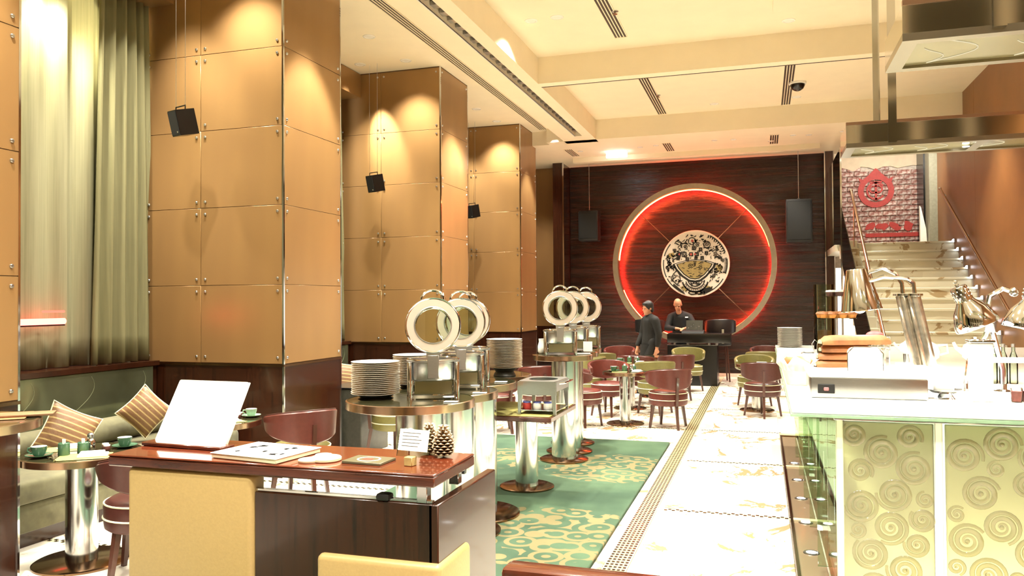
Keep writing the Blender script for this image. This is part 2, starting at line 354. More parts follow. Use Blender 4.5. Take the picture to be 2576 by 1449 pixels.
# floor with marble tiles, dotted mosaic borders
floor = struct('floor')
obj('floor_bed', MB().box(-6.1, 6, -2, 19, -.12, -.022), 'mortar', floor)
TY = [-1.6, .37, 2.37, 4.37, 6.37, 8.37, 10.38, 12.4, 14.4, 16.4, 17.8]
_tile = {}
def tile(x0, x1, y0, y1):
    key = (round(x1-x0, 3), round(y1-y0, 3))
    if key not in _tile:
        w, h = key; g = .003; b = .004
        m = MB(); v = [(g, g, -.02), (w-g, g, -.02), (w-g, h-g, -.02), (g, h-g, -.02), (g, g, -b), (w-g, g, -b), (w-g, h-g, -b), (g, h-g, -b), (g+b, g+b, 0), (w-g-b, g+b, 0), (w-g-b, h-g-b, 0), (g+b, h-g-b, 0)]
        m.add(v, [(0, 3, 2, 1), (0, 1, 5, 4), (1, 2, 6, 5), (2, 3, 7, 6), (3, 0, 4, 7), (4, 5, 9, 8), (5, 6, 10, 9), (6, 7, 11, 10), (7, 4, 8, 11), (8, 9, 10, 11)])
        me = m.mesh('floor_tile'); me.materials.append(MT['marble']); _tile[key] = me
    obj('floor_tile', _tile[key], 'marble', floor, (x0, y0, 0))
for i in range(len(TY)-1):
    y0, y1 = TY[i]+.03, TY[i+1]-.03
    for x0, x1 in ((-.815, .175), (.4, 1.35), (1.35, 2.3), (2.3, 3.2)): tile(x0, x1, y0, y1)
    for x0, x1 in ((-5.85, -4.95), (-4.95, -4.05), (-4.05, -3.15)): tile(x0, x1, y0, y1)
    if y0 > 9:
        for x0, x1 in ((-3.15, -2.05), (-2.05, -.965)): tile(x0, x1, y0, y1)
tile(-3.15, -2.05, 9.34, 10.35); tile(-2.05, -.965, 9.34, 10.35)
tile(-1.035+.0, -.965, -1.5, 9.33)
MT['mosaic'] = plain('mosaic_stone', '#e9dcb8', .2, 0, .05, 20); MT['mosdark'] = plain('mosaic_dark', '#2c2418', .25, 0, .1, 20); MT['mosgold'] = plain('mosaic_gold', '#d6c08c', .2, .1, .1, 20)
b0 = MB(); b1 = MB()
for y in TY[1:-1]:
    b0.box(-5.85, -3.15, y-.03, y+.03, -.02, -.001); b0.box(-.815, 3.2, y-.03, y+.03, -.02, -.001)
    if y > 9.4: b0.box(-3.15, -.965, y-.03, y+.03, -.02, -.001)
    if y > 4:
        x = -5.8
        while x < 3.15:
            if (x > -.8 and not .17 < x < .4) or (y > 9.4 and x < -.98) or x < -3.2:
                for q in (0, 1): b1.box(x+.03*q, x+.03*q+.024, y-.026+.027*q, y-.002+.027*q, -.02, .0012)
            x += .06
b0.box(-.965, -.815, -1.5, 17.75, -.02, -.001)
obj('border_bed', b0, 'mosaic', floor)
b2 = MB()
for k in range(5):
    x = -.957+.029*k; y = 4.0
    while y < 16.5: b1.box(x, x+.018, y, y+.026, -.02, .0012); y += .05
    if k < 4: b2.box(x+.018, x+.029, 4.0, 16.5, -.02, .0008)
o = obj('mosaic_border', b1, 'mosdark', floor); o['kind'] = 'stuff'
o = obj('mosaic_band', b2, 'mosgold', floor); o['kind'] = 'stuff'
# carpet
o = obj('carpet', MB().rbox(-3.14, -1.04, -1.4, 9.31, -.02, .014, .006, 1), 'carpet'); tag(o, 'green carpet with beige medallions under the buffet tables', 'carpet')
# recessed light channel along the counter
ch = thing('light_channel', 'mirrored trough with five round floor lights along the glass counter', 'light channel', (.18, 0, 0))
obj('trough', MB().box(.02, .18, 3.0, 10.18, -.02, -.012), plain('bronze_mirror', '#a08a70', .12, .3, 0), ch)
for x in (.0, .19): obj('edge_strip', MB().box(x, x+.018, 3.0, 10.2, -.02, .004), 'bronze_base', ch)
obj('edge_strip', MB().box(0, .208, 10.18, 10.2, -.02, .004), 'bronze_base', ch)
fl = None
for i, y in enumerate((5.0, 5.58, 6.32, 7.07, 7.78, 8.56)):
    lb = 'round white floor light in the mirrored trough, ' + ['at the lower picture edge', 'first of the row from the front', 'second of the row from the front', 'third of the row from the front', 'fourth of the row from the front', 'last of the row at the back'][i]
    if fl is None:
        fl = thing('floor_light', lb, 'floor light', (.285, y, -.012), 0, 'floor lights along the counter')
        obj('bezel', MB().lathe([(.034, .0), (.034, .006), (.05, .006), (.052, .0)], 24), 'steel', fl); obj('lens', MB().lathe([(.0001, .005), (.033, .003)], 24), 'lampw', fl)
    else: dup(fl, (.285, y, -.012), 0, lb)

# ---------------------------------------------------------------- pillars with bolted panels
bolt_me = MB().lathe([(.0001, .012), (.010, .011), (.013, .007), (.014, 0)], 10).mesh('bolt'); bolt_me.materials.append(MT['steel'])
PZ = [1.07, 1.82, 2.575, 3.33, 4.08, 4.955]
def pan(parent, w, h, loc, rz):      # panel in local x-z plane, facing -y
    p = obj('panel', MB().rbox(.002, w-.002, -.012, .006, .002, h-.002, .002, 1), 'panel', parent, loc, (0, 0, rz))
    for bx in (.05, w-.05):
        for bz in (.06, h-.06): obj('bolt', bolt_me, 'steel', p, (bx, -.012, bz), (R(90), 0, 0))
MT['core'] = plain('panel_backing', '#5f4426', .6, 0, .05)
def pillar(y0, cz=ZT):
    P = struct('pillar', (XC, y0, 0)); D = 1.07; Wd = 1.6
    obj('core', MB().box(-Wd, -.006, .006, D-.006, 0, cz), MT['core'], P)
    obj('wainscot', MB().box(-Wd, -.004, .004, D-.004, .0, 1.045), 'wood', P)
    obj('trim', MB().box(-Wd, .006, -.006, D+.006, 1.045, 1.066), 'bronze_base', P)
    for a, b in zip(PZ[:-1], PZ[1:]):
        pan(P, .67, b-a, (-1.6, .012, a), 0); pan(P, .915, b-a, (-.93, .012, a), 0)
        pan(P, 1.055, b-a, (-.012, .008, a), R(90)); pan(P, 1.6, b-a, (0, D-.012, a), R(180))
    obj('corner_strip', MB().box(-.014, .004, -.004, .014, 0, cz), 'chrome', P); obj('corner_strip', MB().box(-.010, .003, D-.012, D+.003, 0, cz), 'chrome', P)
    return P
for k in range(4): pillar(6.5+3.86*(k-1))
# bays between the pillars
def bay(y0, y1, full):
    w = struct('window_%d' % bay.n); bay.n += 1
    obj('sill', MB().box(XL-.1, -5.72, y0, y1, 1.04, 1.085), 'wood', w)
    obj('outer_wall', MB().box(-6.6, -6.5, y0, y1, 0, 5.0), 'plaster', w)
    obj('below_sill', MB().box(-6.5, -5.76, y0, y1, 0, 1.04), 'wood', w)
    obj('pane', MB().box(-6.3, -6.29, y0, y1, 1.08, 4.6), 'sheet', w)
    for z in (1.09, 2.7, 4.6): obj('mullion', MB().box(-6.32, -6.27, y0, y1, z-.03, z+.03), 'steel', w)
    obj('pelmet', MB().box(-6.0, -5.55, y0, y1, 4.62, 4.96), 'panel', w)
bay.n = 1
for k in range(5): bay(3.71+3.86*(k-1), min(17.7, 6.5+3.86*(k-1)), k < 2)
def curtain(name, pts, z0, z1, mat, label, amp, n, seed, flare=0):
    rnd = random.Random(seed); (xa, ya), (xb, yb) = pts; N = n*8; vs = []; fs = []; K = 14
    ph = [rnd.uniform(-.5, .5) for _ in range(n+2)]; am = [rnd.uniform(.5, 1.2) for _ in range(n+2)]
    for r in range(K+1):
        t = r/K
        for i in range(N+1):
            u = i/N; k = int(u*n); q = amp*am[min(k, n)]*sin(u*n*2*pi+ph[k]*.3+.3*sin(t*3+k))
            y = ya+(yb-ya)*u + flare*(1-t)*(u-.5); x = xa+(xb-xa)*u+q
            vs.append((x, y, z0+(z1-z0)*t))
    for r in range(K):
        for i in range(N): a = r*(N+1)+i; fs.append((a, a+1, a+N+2, a+N+1))
    m = MB(); m.add(vs, fs, True); o = obj(name, m, mat); md = o.modifiers.new('thickness', 'SOLIDIFY'); md.thickness = .003
    return tag(o, label, 'curtain')
curtain('sheer_curtain', ((-5.97, 3.75), (-5.97, 6.38)), 1.09, 4.7, 'sheer', 'pale olive sheer curtain hanging full height in the first window bay', .045, 9, 1)
curtain('drape', ((-5.86, 5.88), (-5.84, 6.46)), 1.09, 4.7, 'drape', 'olive satin drape gathered beside the first bronze pillar', .055, 5, 2, .2)
curtain('sheer_curtain', ((-5.97, 7.6), (-5.97, 9.4)), 1.09, 4.7, 'sheer', 'pale olive sheer curtain in the bay behind the first pillar', .03, 11, 3)
curtain('drape', ((-5.86, 9.4), (-5.84, 10.3)), 1.09, 4.7, 'drape', 'olive satin drape gathered beside the second bronze pillar', .045, 8, 4, .2)
curtain('drape', ((-5.86, 15.5), (-5.84, 17.55)), 1.09, 4.7, 'drape', 'olive drape in the far bay beside the dark timber wall', .045, 14, 5, .2)
o = thing('red_glow_strip', 'added red glowing strip imitating a red reflection in the first window', 'added glow', (-5.865, 0, 0))  # glowing strip added to imitate a red reflection in the window glass
obj('tube', MB().rod((0, 4.98, 1.50), (0, 5.50, 1.50), .028, 10), emitter('red_reflection_glow', (1, .10, .08, 1), 6), o); obj('tube', MB().rod((0, 5.28, 1.585), (0, 5.50, 1.585), .01, 8), emitter('red_reflection_glow_thin', (1, .08, .05, 1), 3), o)
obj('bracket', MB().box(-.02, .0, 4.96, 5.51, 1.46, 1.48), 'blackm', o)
spot(-5.72, 5.3, 4.55, 260, 95, .9, .08, (1, .95, .75), (-5.98, 5.55, 1.0))
point(-6.10, 5.96, 4.08, 220, .06, (1, .97, .88)); point(-6.10, 5.43, 4.6, 60, .06, (1, .97, .88))

# ---------------------------------------------------------------- ceiling
cl = struct('ceiling')
def cb(name, x0, x1, y0, y1, z0, z1, m='ceil'): return obj(name, MB().box(x0, x1, y0, y1, z0, z1), m, cl)
cb('tray_slab', -6.6, -3.6, -2, 15.05, ZT, ZT+.1); cb('coffer_slab', -2.98, 6, -2, 14.82, ZC, ZC+.1)
# long beam with the linear air slot
cb('beam', -3.6, -3.29, -2, 15.05, ZS, ZC+.1); cb('beam', -3.16, -2.98, -2, 15.05, ZS, ZC+.1); cb('beam', -3.29, -3.16, 14.42, 15.05, ZS, ZC+.1)
cb('slot_back', -3.29, -3.16, -2, 14.42, ZS+.13, ZC, 'slotdark'); cb('slot_lip', -3.305, -3.29, -2, 14.42, ZS-.006, ZS+.01, 'white')
b = MB(); y = 5.0
while y < 14.3: b.box(-3.285, -3.165, y, y+.11, ZS+.05, ZS+.09); y += .24
o = obj('slot_baffle', b, 'steel', cl); o['kind'] = 'stuff'
cb('cross_beam', -2.98, 6, 10.75, 10.93, ZS, ZC+.05); cb('cross_beam', -2.98, 6, 6.55, 6.73, ZS, ZC+.05)
cb('beam_lip', -2.98, 6, 10.93, 10.95, ZS-.004, ZS+.06, 'slotdark')
cb('soffit', -3.95, 6, 14.82, 19, ZS, ZC+.1); cb('soffit', -6.6, -3.95, 15.05, 18, ZS, ZC+.1)
cb('fascia', -3.85, 1.1, 16.62, 16.80, ZS-.10, ZS+.01)
cb('coffer_panel', .15, 2.0, 8.2, 9.8, ZC-.05, ZC)
cb('led_strip', -2.6, 2.9, 10.955, 10.97, ZS+.02, ZS+.035, emitter('cove_glow', '#fff0d0', 4))
# ceiling vents
def vent(x, y0, y1, z, w, label, dx=0):
    t = thing('ceiling_vent', label, 'vent', (x, y0, z), 0, 'linear ceiling vents'); L = y1-y0; n = 4; p = w/n
    obj('backing', MB().box(-w/2, w/2, 0, L, -.001, .02), 'slotdark', t)
    for k in range(n+1): obj('blade', MB().box(-w/2-.006+k*p, -w/2+.006+k*p, 0, L, -.008, -.001), 'ceil', t)
    for q in (0, L): obj('end_cap', MB().box(-w/2, w/2, q-.006, q+.006, -.009, -.001), 'ceil', t)
vent(-4.02, 7.0, 14.86, ZT, .15, 'long linear vent in the left ceiling above the pillars')
vent(-1.72, 7.4, 10.25, ZC, .16, 'linear vent in the near ceiling coffer'); vent(-1.72, 11.9, 14.75, ZC, .16, 'linear vent in the far coffer nearer to the pillars')
vent(.42, 11.9, 14.75, ZC, .16, 'linear vent in the far coffer beside the dome camera')
vent(-3.72, 15.62, 16.4, ZS, .16, 'short vent in the back soffit beyond the last pillar'); vent(-1.76, 15.62, 16.5, ZS, .16, 'short vent in the back soffit above the ring'); vent(.24, 15.5, 16.4, ZS, .16, 'short vent in the back soffit near the stairs')
# downlights
dl = None; NM = {'t': 'left ceiling above the pillars', 'c': 'ceiling coffer', 's': 'back soffit'}
near = lambda x, y, k: {('t', -4.66, 8.92): 'in the left ceiling, nearest of the row before the second pillar', ('t', -4.65, 9.97): 'in the left ceiling at the second pillar edge', ('t', -5.33, 9.93): 'in the left ceiling close above the second hanging speaker', ('t', -4.68, 12.89): 'in the left ceiling midway to the third pillar', ('t', -4.65, 13.89): 'in the left ceiling just before the third pillar', ('t', -3.77, 10.77): 'between the long vent and the air slot', ('t', -3.74, 11.06): 'added for a bright reflection beyond another by the air slot', ('t', -3.78, 14.66): 'past the end of the long linear vent',  # downlight past the first by the air slot stands for a bright reflection
    ('c', -2.66, 9.3): 'in the near coffer, first of the pair', ('c', -2.33, 9.28): 'in the near coffer, second of the pair, beside the vent', ('c', .34, 10.3): 'in the near coffer close to the hanging canopies', ('c', .58, 14.25): 'under the dome camera in the far coffer', ('c', -.77, 14.28): 'between the two vents of the far coffer',
    ('s', -3.52, 15.9): 'in the back soffit left of the exit sign', ('s', -2.30, 15.87): 'in the back soffit just right of the exit sign', ('s', -1.98, 15.8): 'in the back soffit beside the short vent over the ring', ('s', -.85, 15.67): 'in the back soffit over the ring, first of a pair', ('s', -.50, 15.7): 'in the back soffit over the ring, second of a pair', ('s', .18, 16.1): 'beside the short vent near the stairs', ('s', .57, 15.66): 'in the back soffit near the stairs, first of a pair', ('s', .85, 15.73): 'in the back soffit near the stairs, second of a pair', ('s', 1.42, 15.6): 'in the back soffit over the stair entrance'}.get((k, x, y))
for k, L, z in (('t', DL_TRAY, ZT), ('c', DL_COFFER, ZC), ('s', DL_SOFFIT, ZS)):
    for x, y in L:
        nm = near(x, y, k)
        if not nm: continue
        lb = 'round recessed downlight ' + nm
        if dl is None:
            dl = thing('downlight', lb, 'downlight', (x, y, z), 0, 'recessed ceiling downlights')
            obj('trim_ring', MB().lathe([(.055, -.004), (.06, -.009), (.078, -.006), (.08, .001)], 24), 'white', dl); obj('lamp_face', MB().lathe([(.0001, -.003), (.056, -.003)], 20), 'lamp', dl)
        else:
            d = dup(dl, (x, y, z), 0, lb)
            if k == 's': d.scale = (.7, .7, 1)
sk = None
for x, y, lb in ((-1.63, 9.31, 'small ceiling sprinkler in the near coffer beside the vent'), (-1.63, 13.37, 'small ceiling sprinkler in the far coffer beside the vent')):
    t = thing('sprinkler', lb, 'sprinkler', (x, y, ZC), 0, 'ceiling sprinklers'); obj('rosette', MB().lathe([(.04, 0), (.04, -.006), (.02, -.01)], 18), 'steel', t); obj('nozzle', MB().lathe([(.012, -.008), (.012, -.03), (.028, -.033), (.028, -.036), (.0001, -.037)], 14), 'darksteel', t)
# dome camera, exit sign
t = thing('dome_camera', 'black dome security camera on the far coffer ceiling', 'camera', (.56, 13.3, ZC))
obj('mount', MB().lathe([(.13, 0), (.13, -.03), (.115, -.035)], 28), 'white', t); obj('dome', MB().lathe([(.112, -.03), (.11, -.06), (.085, -.105), (.045, -.13), (.0001, -.135)], 28), 'black', t); obj('lens', MB().lathe([(.02, -.128), (.02, -.14), (.0001, -.141)], 14), 'chrome', t)
t = thing('exit_sign', 'glowing white blank exit sign box hung from the back soffit', 'sign', (-2.83, 16.2, 4.58))
obj('light_box', MB().rbox(-.215, .215, -.03, .03, 0, .11, .01), emitter('sign_white', '#f4fbff', 7), t); obj('bracket', MB().box(-.235, .235, -.035, .035, .11, .122), 'white', t)
# ---------------------------------------------------------------- back wall
wb = struct('wall_back')
obj('backing', MB().box(-6.6, 1.28, YB+.03, YB+.15, 0, 4.9), 'dark', wb); obj('end_panel', MB().box(-6.5, -4.43, 17.72, 17.82, 1.07, ZS), 'panel', wb); obj('end_wainscot', MB().box(-6.5, -4.43, 17.72, 17.82, 0, 1.07), 'wood', wb)
rs = random.Random(11); b = MB(); z = .06
while z < 4.85:
    h = rs.uniform(.05, .085); x = -4.18
    while x < 1.24:
        w_ = min(rs.uniform(1.1, 2.6), 1.24-x); a, c_ = rs.uniform(-.0016, .0016), rs.uniform(-.0009, .0009)
        v = [(x, YB-a-c_, z+.001), (x+w_, YB-a+c_, z+.001), (x+w_, YB+a+c_, z+h-.001), (x, YB+a-c_, z+h-.001)]
        b.add(v+[(q[0], YB+.03, q[2]) for q in v], [(0, 1, 2, 3), (0, 4, 5, 1), (1, 5, 6, 2), (2, 6, 7, 3), (3, 7, 4, 0)]); x += w_
    z += h
o = obj('timber_strip', b, 'strip', wb); o['kind'] = 'stuff'
sobj('baseboard_back', MB().box(-4.2, 1.24, YB-.03, YB+.02, 0, .06), 'marble')
t1 = struct('trim_1'); obj('post', MB().box(-4.42, -4.2, YB-.7, YB+.03, 0, ZS), 'wood', t1); obj('metal_strip', MB().box(-4.2, -4.17, YB-.72, YB-.69, 0, ZS), 'chrome', t1)
t1 = struct('trim_2'); obj('post', MB().box(1.25, 1.42, YB-.2, YB+.03, 0, ZS), 'wood', t1); obj('metal_strip', MB().box(1.235, 1.255, YB-.22, YB-.19, 0, ZS), 'chrome', t1); obj('metal_strip', MB().box(1.41, 1.43, YB-.22, YB-.19, 0, ZS), 'chrome', t1)
wf = struct('wall_front'); obj('backing', MB().box(-6.6, 3.3, -2.1, -2.0, 0, 5.1), plain('olive_lobby_wall', '#453d26', .5, .1, .3, .6), wf)
for x in (-5.5, -3.9, -2.3, -.7, .5, 1.25, 2.2, 2.9): obj('added_reflection_bar', MB().box(x, x+.14, -2.0, -1.92, 0, 5.0), 'ceil', wf)  # pale bars added on the unseen wall for the canopy mirrors to reflect
for z in (2.6, 4.72): obj('added_reflection_bar', MB().box(-6.5, 3.2, -2.0, -1.92, z, z+.16), 'ceil', wf); sobj('wall_left', MB().box(-6.62, -6.52, -2, 18, 0, 5.0), 'plaster')
# ---------------------------------------------------------------- right wall, stairs, brick wall
wr = struct('wall_right'); obj('panel', MB().box(XR, XR+.1, 10.5, 14.1, 0, ZC), 'rwall', wr); obj('panel', MB().box(XR, XR+.1, 14.105, 17.0, 0, ZC), 'rwall', wr); obj('panel', MB().box(XR, XR+.1, -2, 10.495, 0, ZC), 'rwall', wr)
st = struct('stairs'); ns = 16; Y0 = 10.95; rise, run = .1655, .305; XS = 1.48
for k in range(ns):
    z = rise*(k+1); y = Y0+run*k
    obj('step_riser', MB().box(XS+.16, XR-.01, y, y+.03, z-rise, z-.035), 'marble2', st); obj('step_tread', MB().rbox(XS+.16, XR-.01, y-.02, y+run+.03, z-.035, z, .005, 1), 'marble2', st)
    obj('stringer_block', MB().rbox(XS-.12, XS+.02, y-.01, y+run-.004, z-rise*1.6, z+.05, .004, 1), 'marble2', st); obj('stringer_block', MB().rbox(XS+.024, XS+.155, y+.0, y+run-.004, z-rise*1.6, z+.05, .004, 1), 'marble2', st)
ZL = rise*ns; YL = Y0+run*(ns-1)
obj('landing', MB().box(XS-.2, XR, YL+.3, YB+.2, ZL-.12, ZL), 'marble2', st)
sl = None
for k in range(6, ns):
    lb = 'tiny white step light on the right wall at the ' + ['seventh', 'eighth', 'ninth', 'tenth', 'eleventh', 'twelfth', 'thirteenth', 'fourteenth', 'fifteenth', 'top'][k-6] + ' stair'
    p = (XR-.03, Y0+run*k-.06, rise*(k+1)+.0)
    if sl is None:
        sl = thing('step_light', lb, 'step light', p, 0, 'step lights up the stairs'); obj('housing', MB().box(0, .03, -.03, .03, -.03, .03), 'steel', sl); obj('lens', MB().ball((0, 0, 0), .028, 10), emitter('cool_led', '#e6f2ff', 12), sl)
    else: dup(sl, p, 0, lb)
def rail(name, label, x, a, b, posts):
    t = thing(name, label, 'handrail', (x, a[0], 0)); q = b[0]-a[0]
    obj('rail', MB().rod((0, 0, a[1]), (0, q, b[1]), .022, 10), 'brass', t)
    obj('finial', MB().ball((0, q, b[1]), .032, 10), 'chrome', t)
    for f in posts: obj('bracket', MB().rod((0, q*f, a[1]+(b[1]-a[1])*f), (.07 if x > 2 else 0, q*f+(0 if x > 2 else 0), a[1]+(b[1]-a[1])*f-(.08 if x > 2 else .75)), .01, 8), 'steel', t)
rail('handrail', 'bronze handrail climbing the brown right wall of the stairs', XR-.07, (11.9, 1.35), (16.3, 3.66), (.2, .6, .97))
rail('handrail', 'slim metal handrail on the open left side of the stairs', XS-.02, (10.9, 1.08), (14.72, 3.50), (.1, .5, .9))
gp = thing('glass_balustrade', 'clear glass balustrade panels beside the stairs with slim metal edge', 'balustrade', (XS-.16, 0, 0))
obj('pane', MB().box(0, .012, 15.0, 17.4, ZL-.05, 4.3), 'gglass', gp)
ym = Y0+1.2; m_ = MB(); za = lambda y: (y-Y0)/run*rise
m_.prism([(Y0+.3, za(Y0+.3)+.1), (15.0, za(15.0)+.1), (15.0, za(15.0)+1.05), (Y0+.3, za(Y0+.3)+1.05)], 0, .012, Matrix(((0, 0, 1, 0), (1, 0, 0, 0), (0, 1, 0, 0), (0, 0, 0, 1))))
obj('pane', m_, 'gglass', gp); obj('edge_strip', MB().box(-.01, .02, 14.99, 15.02, 0, 4.3), 'chrome', gp)
# brick wall behind the landing
bw = struct('wall_brick'); YW = YB+.2
obj('mortar_bed', MB().box(1.42, 3.1, YW+.02, YW+.14, 2.3, 4.40), 'mortar', bw)
bm_ = MB().rbox(.005, .265, 0, .03, .005, .100, .008, 1).mesh('brick'); bm_.materials.append(MT['brick'])
bh = MB().rbox(.005, .13, 0, .03, .005, .100, .008, 1).mesh('brick'); bh.materials.append(MT['brick'])
r_ = 0; z = 2.62
while z < 4.32:
    x = 1.44; first = r_ % 2
    while x < 2.94:
        me = bh if (first or x+.27 > 3.06) else bm_
        if z < 4.28 or random.random() < .5:
            obj('brick', me, 'brick', bw, (x, YW-random.uniform(0, .014), z), (0, random.uniform(-.01, .01), 0))
        x += .135 if me is bh else .27; first = 0
    z += .105; r_ += 1
pts = [(1.42, 4.9), (3.1, 4.9)] + [(3.1-i*.14, 4.36+.035*sin(i*1.9)+.02*sin(i*4.1)) for i in range(13)]
obj('plaster_patch', MB().prism(pts, 0, .03, Matrix(((1, 0, 0, 0), (0, 0, -1, YW+.01), (0, 1, 0, 0), (0, 0, 0, 1)))), 'plaster', bw)
obj('side_return', MB().box(3.06, 3.2, 16.9, YW+.1, 2.4, ZC), plain('grey_door_frame', '#8c8a76', .5), bw); obj('dark_gap', MB().box(3.03, 3.07, 17.3, YW+.1, 2.4, ZC), 'black', bw)
o = obj('white_bag', MB().prism([(0, 0), (.12, 0), (.1, .35), (.02, .75), (.0, .8)], 0, .1, Matrix(((1, 0, 0, 0), (0, 0, -1, 0), (0, 1, 0, 0), (0, 0, 0, 1)))), 'linen', None, (2.93, 17.2, ZL)); tag(o, 'white cloth folded against the grey frame on the landing', 'cloth')
# red emblem painted on the bricks
em = thing('wall_emblem', 'red round emblem with a small peak painted on the brick wall', 'emblem', (2.26, YW-.02, 3.88))
RX = Matrix(((1, 0, 0, 0), (0, 0, -1, 0), (0, 1, 0, 0), (0, 0, 0, 1)))
def ringpts(r0, r1, a0=0, a1=2*pi, n=40):
    return [(r0*cos(a0+(a1-a0)*i/n), r0*sin(a0+(a1-a0)*i/n)) for i in range(n+1)]+[(r1*cos(a1-(a1-a0)*i/n), r1*sin(a1-(a1-a0)*i/n)) for i in range(n+1)]
def flatring(mb, cx, cy, r0, r1, z0, z1, n=40, a0=0, a1=2*pi, sy=1):
    for i in range(n):
        a, b_ = a0+(a1-a0)*i/n, a0+(a1-a0)*(i+1)/n
        mb.prism([(cx+r0*cos(a), cy+r0*sin(a)*sy), (cx+r1*cos(a), cy+r1*sin(a)*sy), (cx+r1*cos(b_), cy+r1*sin(b_)*sy), (cx+r0*cos(b_), cy+r0*sin(b_)*sy)], z0, z1)
    return mb
e = flatring(MB(), 0, 0, .235, .345, 0, .008); e.prism([(-.19, .285), (0, .33), (.19, .285), (.1, .37), (.03, .45), (0, .47), (-.03, .45), (-.1, .37)], 0, .0095)
for s in (-1, 1): e.prism([(.24*s, .24), (.33*s, .28), (.30*s, .18)][::s], 0, .008)
obj('red_ring', e.xf(RX), 'red', em)
e = flatring(MB(), 0, 0, .150, .185, 0, .008, 30, R(35), R(325)); e.box(-.022, .022, -.2, .19, 0, .008); e.box(-.12, .12, .165, .2, 0, .008); flatring(e, .05, .035, .05, .085, 0, .008, 20, R(-90), R(90)); e.box(-.06, .06, .085, .115, 0, .008); e.box(-.06, .06, -.05, -.018, 0, .008); flatring(e, -.05, .035, .05, .085, 0, .008, 20, R(90), R(270))
obj('monogram', e.xf(RX), 'red', em)
t = thing('wall_paint', 'worn illegible red paint marks low on the brick wall under the emblem', 'paint marks', (2.55, YW-.02, 3.14)); 
for i in range(4):
    x = -.42+.24*i; e = MB()
    e.prism([((.10+.035*sin(a*1.7+i*2))*cos(a), (.085+.03*sin(a*2.3+i))*sin(a)) for a in [2*pi*j/16 for j in range(16)]], 0, .006)
    obj('paint_smear', e.xf(RX), 'red', t, (x, 0, 0))
obj('painted_band', MB().box(-.5, .5, -.006, 0, -.22, -.14), 'red', t)
# ---------------------------------------------------------------- ring with red light and illustrated disc
RC = Vector((-1.42, 17.42, 2.42)); RXY = RX
ring = thing('light_ring', 'huge round metal ring lit red inside on the dark timber wall', 'wall light', RC)
pr = [(1.555, -.10), (1.70, -.10), (1.71, -.09), (1.71, .10), (1.70, .11), (1.60, .11)]
obj('hoop', MB().lathe([(1.60, -.11), (1.70, -.11), (1.71, -.10), (1.71, .12), (1.60, .12), (1.60, -.11)], 120, cap=False).xf(RX), plain('ring_metal', '#a0917b', .35, .7, .08, 10), ring)
LED = emitter('red_led', (1, .11, .03, 1), 60)
m_ = MB().lathe([(1.592, -.035), (1.592, -.10)], 110, None, True, R(12), R(176)).xf(RX); obj('led_strip', m_, LED, ring)
m_ = MB().lathe([(1.595, -.06), (1.595, -.10)], 110, None, True, R(200), R(250)).xf(RX); obj('led_strip', m_, LED, ring)
m_ = MB().lathe([(1.595, -.06), (1.595, -.10)], 60, None, True, R(290), R(350)).xf(RX); obj('led_strip', m_, LED, ring)
m_ = MB().lathe([(1.605, -.118), (1.66, -.118)], 110, None, True, R(-60), R(255)).xf(RX); obj('rear_led_strip', m_, emitter('red_led_rear', (1, .035, .02, 1), 42), ring)
for a in (45, 135, 225, 315):
    a = R(a); c_, s_ = cos(a), sin(a)
    obj('stay_rod', MB().rod((c_*.7, -.02, s_*.7), (c_*1.6, -.02, s_*1.6), .008, 6), 'brass', ring)
    obj('wall_bracket', MB().rod((c_*1.65, .1, s_*1.65), (c_*1.65, .36, s_*1.65), .02, 8), 'steel', ring)
# disc drawing
dk = thing('wall_disc', 'round white disc with a black and gold line drawing inside the red ring', 'artwork', (RC.x+.05, RC.y-.08, RC.z))
obj('panel', MB().lathe([(.0001, 0), (.71, 0), (.715, -.008), (.715, -.04), (.0001, -.04)], 64).xf(RX), plain('disc_white', '#efe3d2', .5, 0, .03, 8), dk)
INK = plain('ink_black', '#1c1712', .6, 0, 0); GOLD = plain('ink_gold', '#a8925c', .5, 0, .15, 14); INKR = plain('ink_red', '#c0564e', .6, 0, .1, 14); PALE = plain('ink_pale', '#ece0d0', .6, 0, .03, 14)
def layer(name, mb, mat, d):
    o = obj(name, mb.xf(Matrix.Translation((0, -d, 0)) @ RX), mat, dk)
    if 'detail' in name or 'marks' in name or name in ('ink_lines', 'gold_fill'): o['kind'] = 'stuff'
def poly(mb, pts): return mb.prism(pts, 0, .002)
def stroke(mb, pts, w=.012):
    for (xa, ya), (xb, yb) in zip(pts[:-1], pts[1:]):
        w_b = w*1.55; d = Vector((xb-xa, yb-ya)); L = d.length
        if L < 1e-5: continue
        d /= L; n_ = Vector((-d.y, d.x))*w_b/2; e_ = d*w_b*.3
        mb.prism([(xa-n_.x-e_.x, ya-n_.y-e_.y), (xb-n_.x+e_.x, yb-n_.y+e_.y), (xb+n_.x+e_.x, yb+n_.y+e_.y), (xa+n_.x-e_.x, ya+n_.y-e_.y)], 0, .002)
    return mb
def arc(cx, cy, r, a0, a1, n=12, sy=1): return [(cx+r*cos(R(a0+(a1-a0)*i/n)), cy+r*sin(R(a0+(a1-a0)*i/n))*sy) for i in range(n+1)]
def spiral(cx, cy, r, turns=1.6, a=0, n=22): return [(cx+r*(1-.85*i/n)*cos(a+turns*2*pi*i/n), cy+r*(1-.85*i/n)*sin(a+turns*2*pi*i/n)) for i in range(n+1)]
k = MB()
for a0, a1 in ((20, 62), (-20, 8), (140, 165), (172, 205), (208, 250), (275, 330)):
    for i in range(10):
        a, c_ = R(a0+(a1-a0)*i/10), R(a0+(a1-a0)*(i+1)/10); poly(k, [(.655*cos(a), .655*sin(a)), (.675*cos(a), .675*sin(a)), (.675*cos(c_), .675*sin(c_)), (.655*cos(c_), .655*sin(c_))])
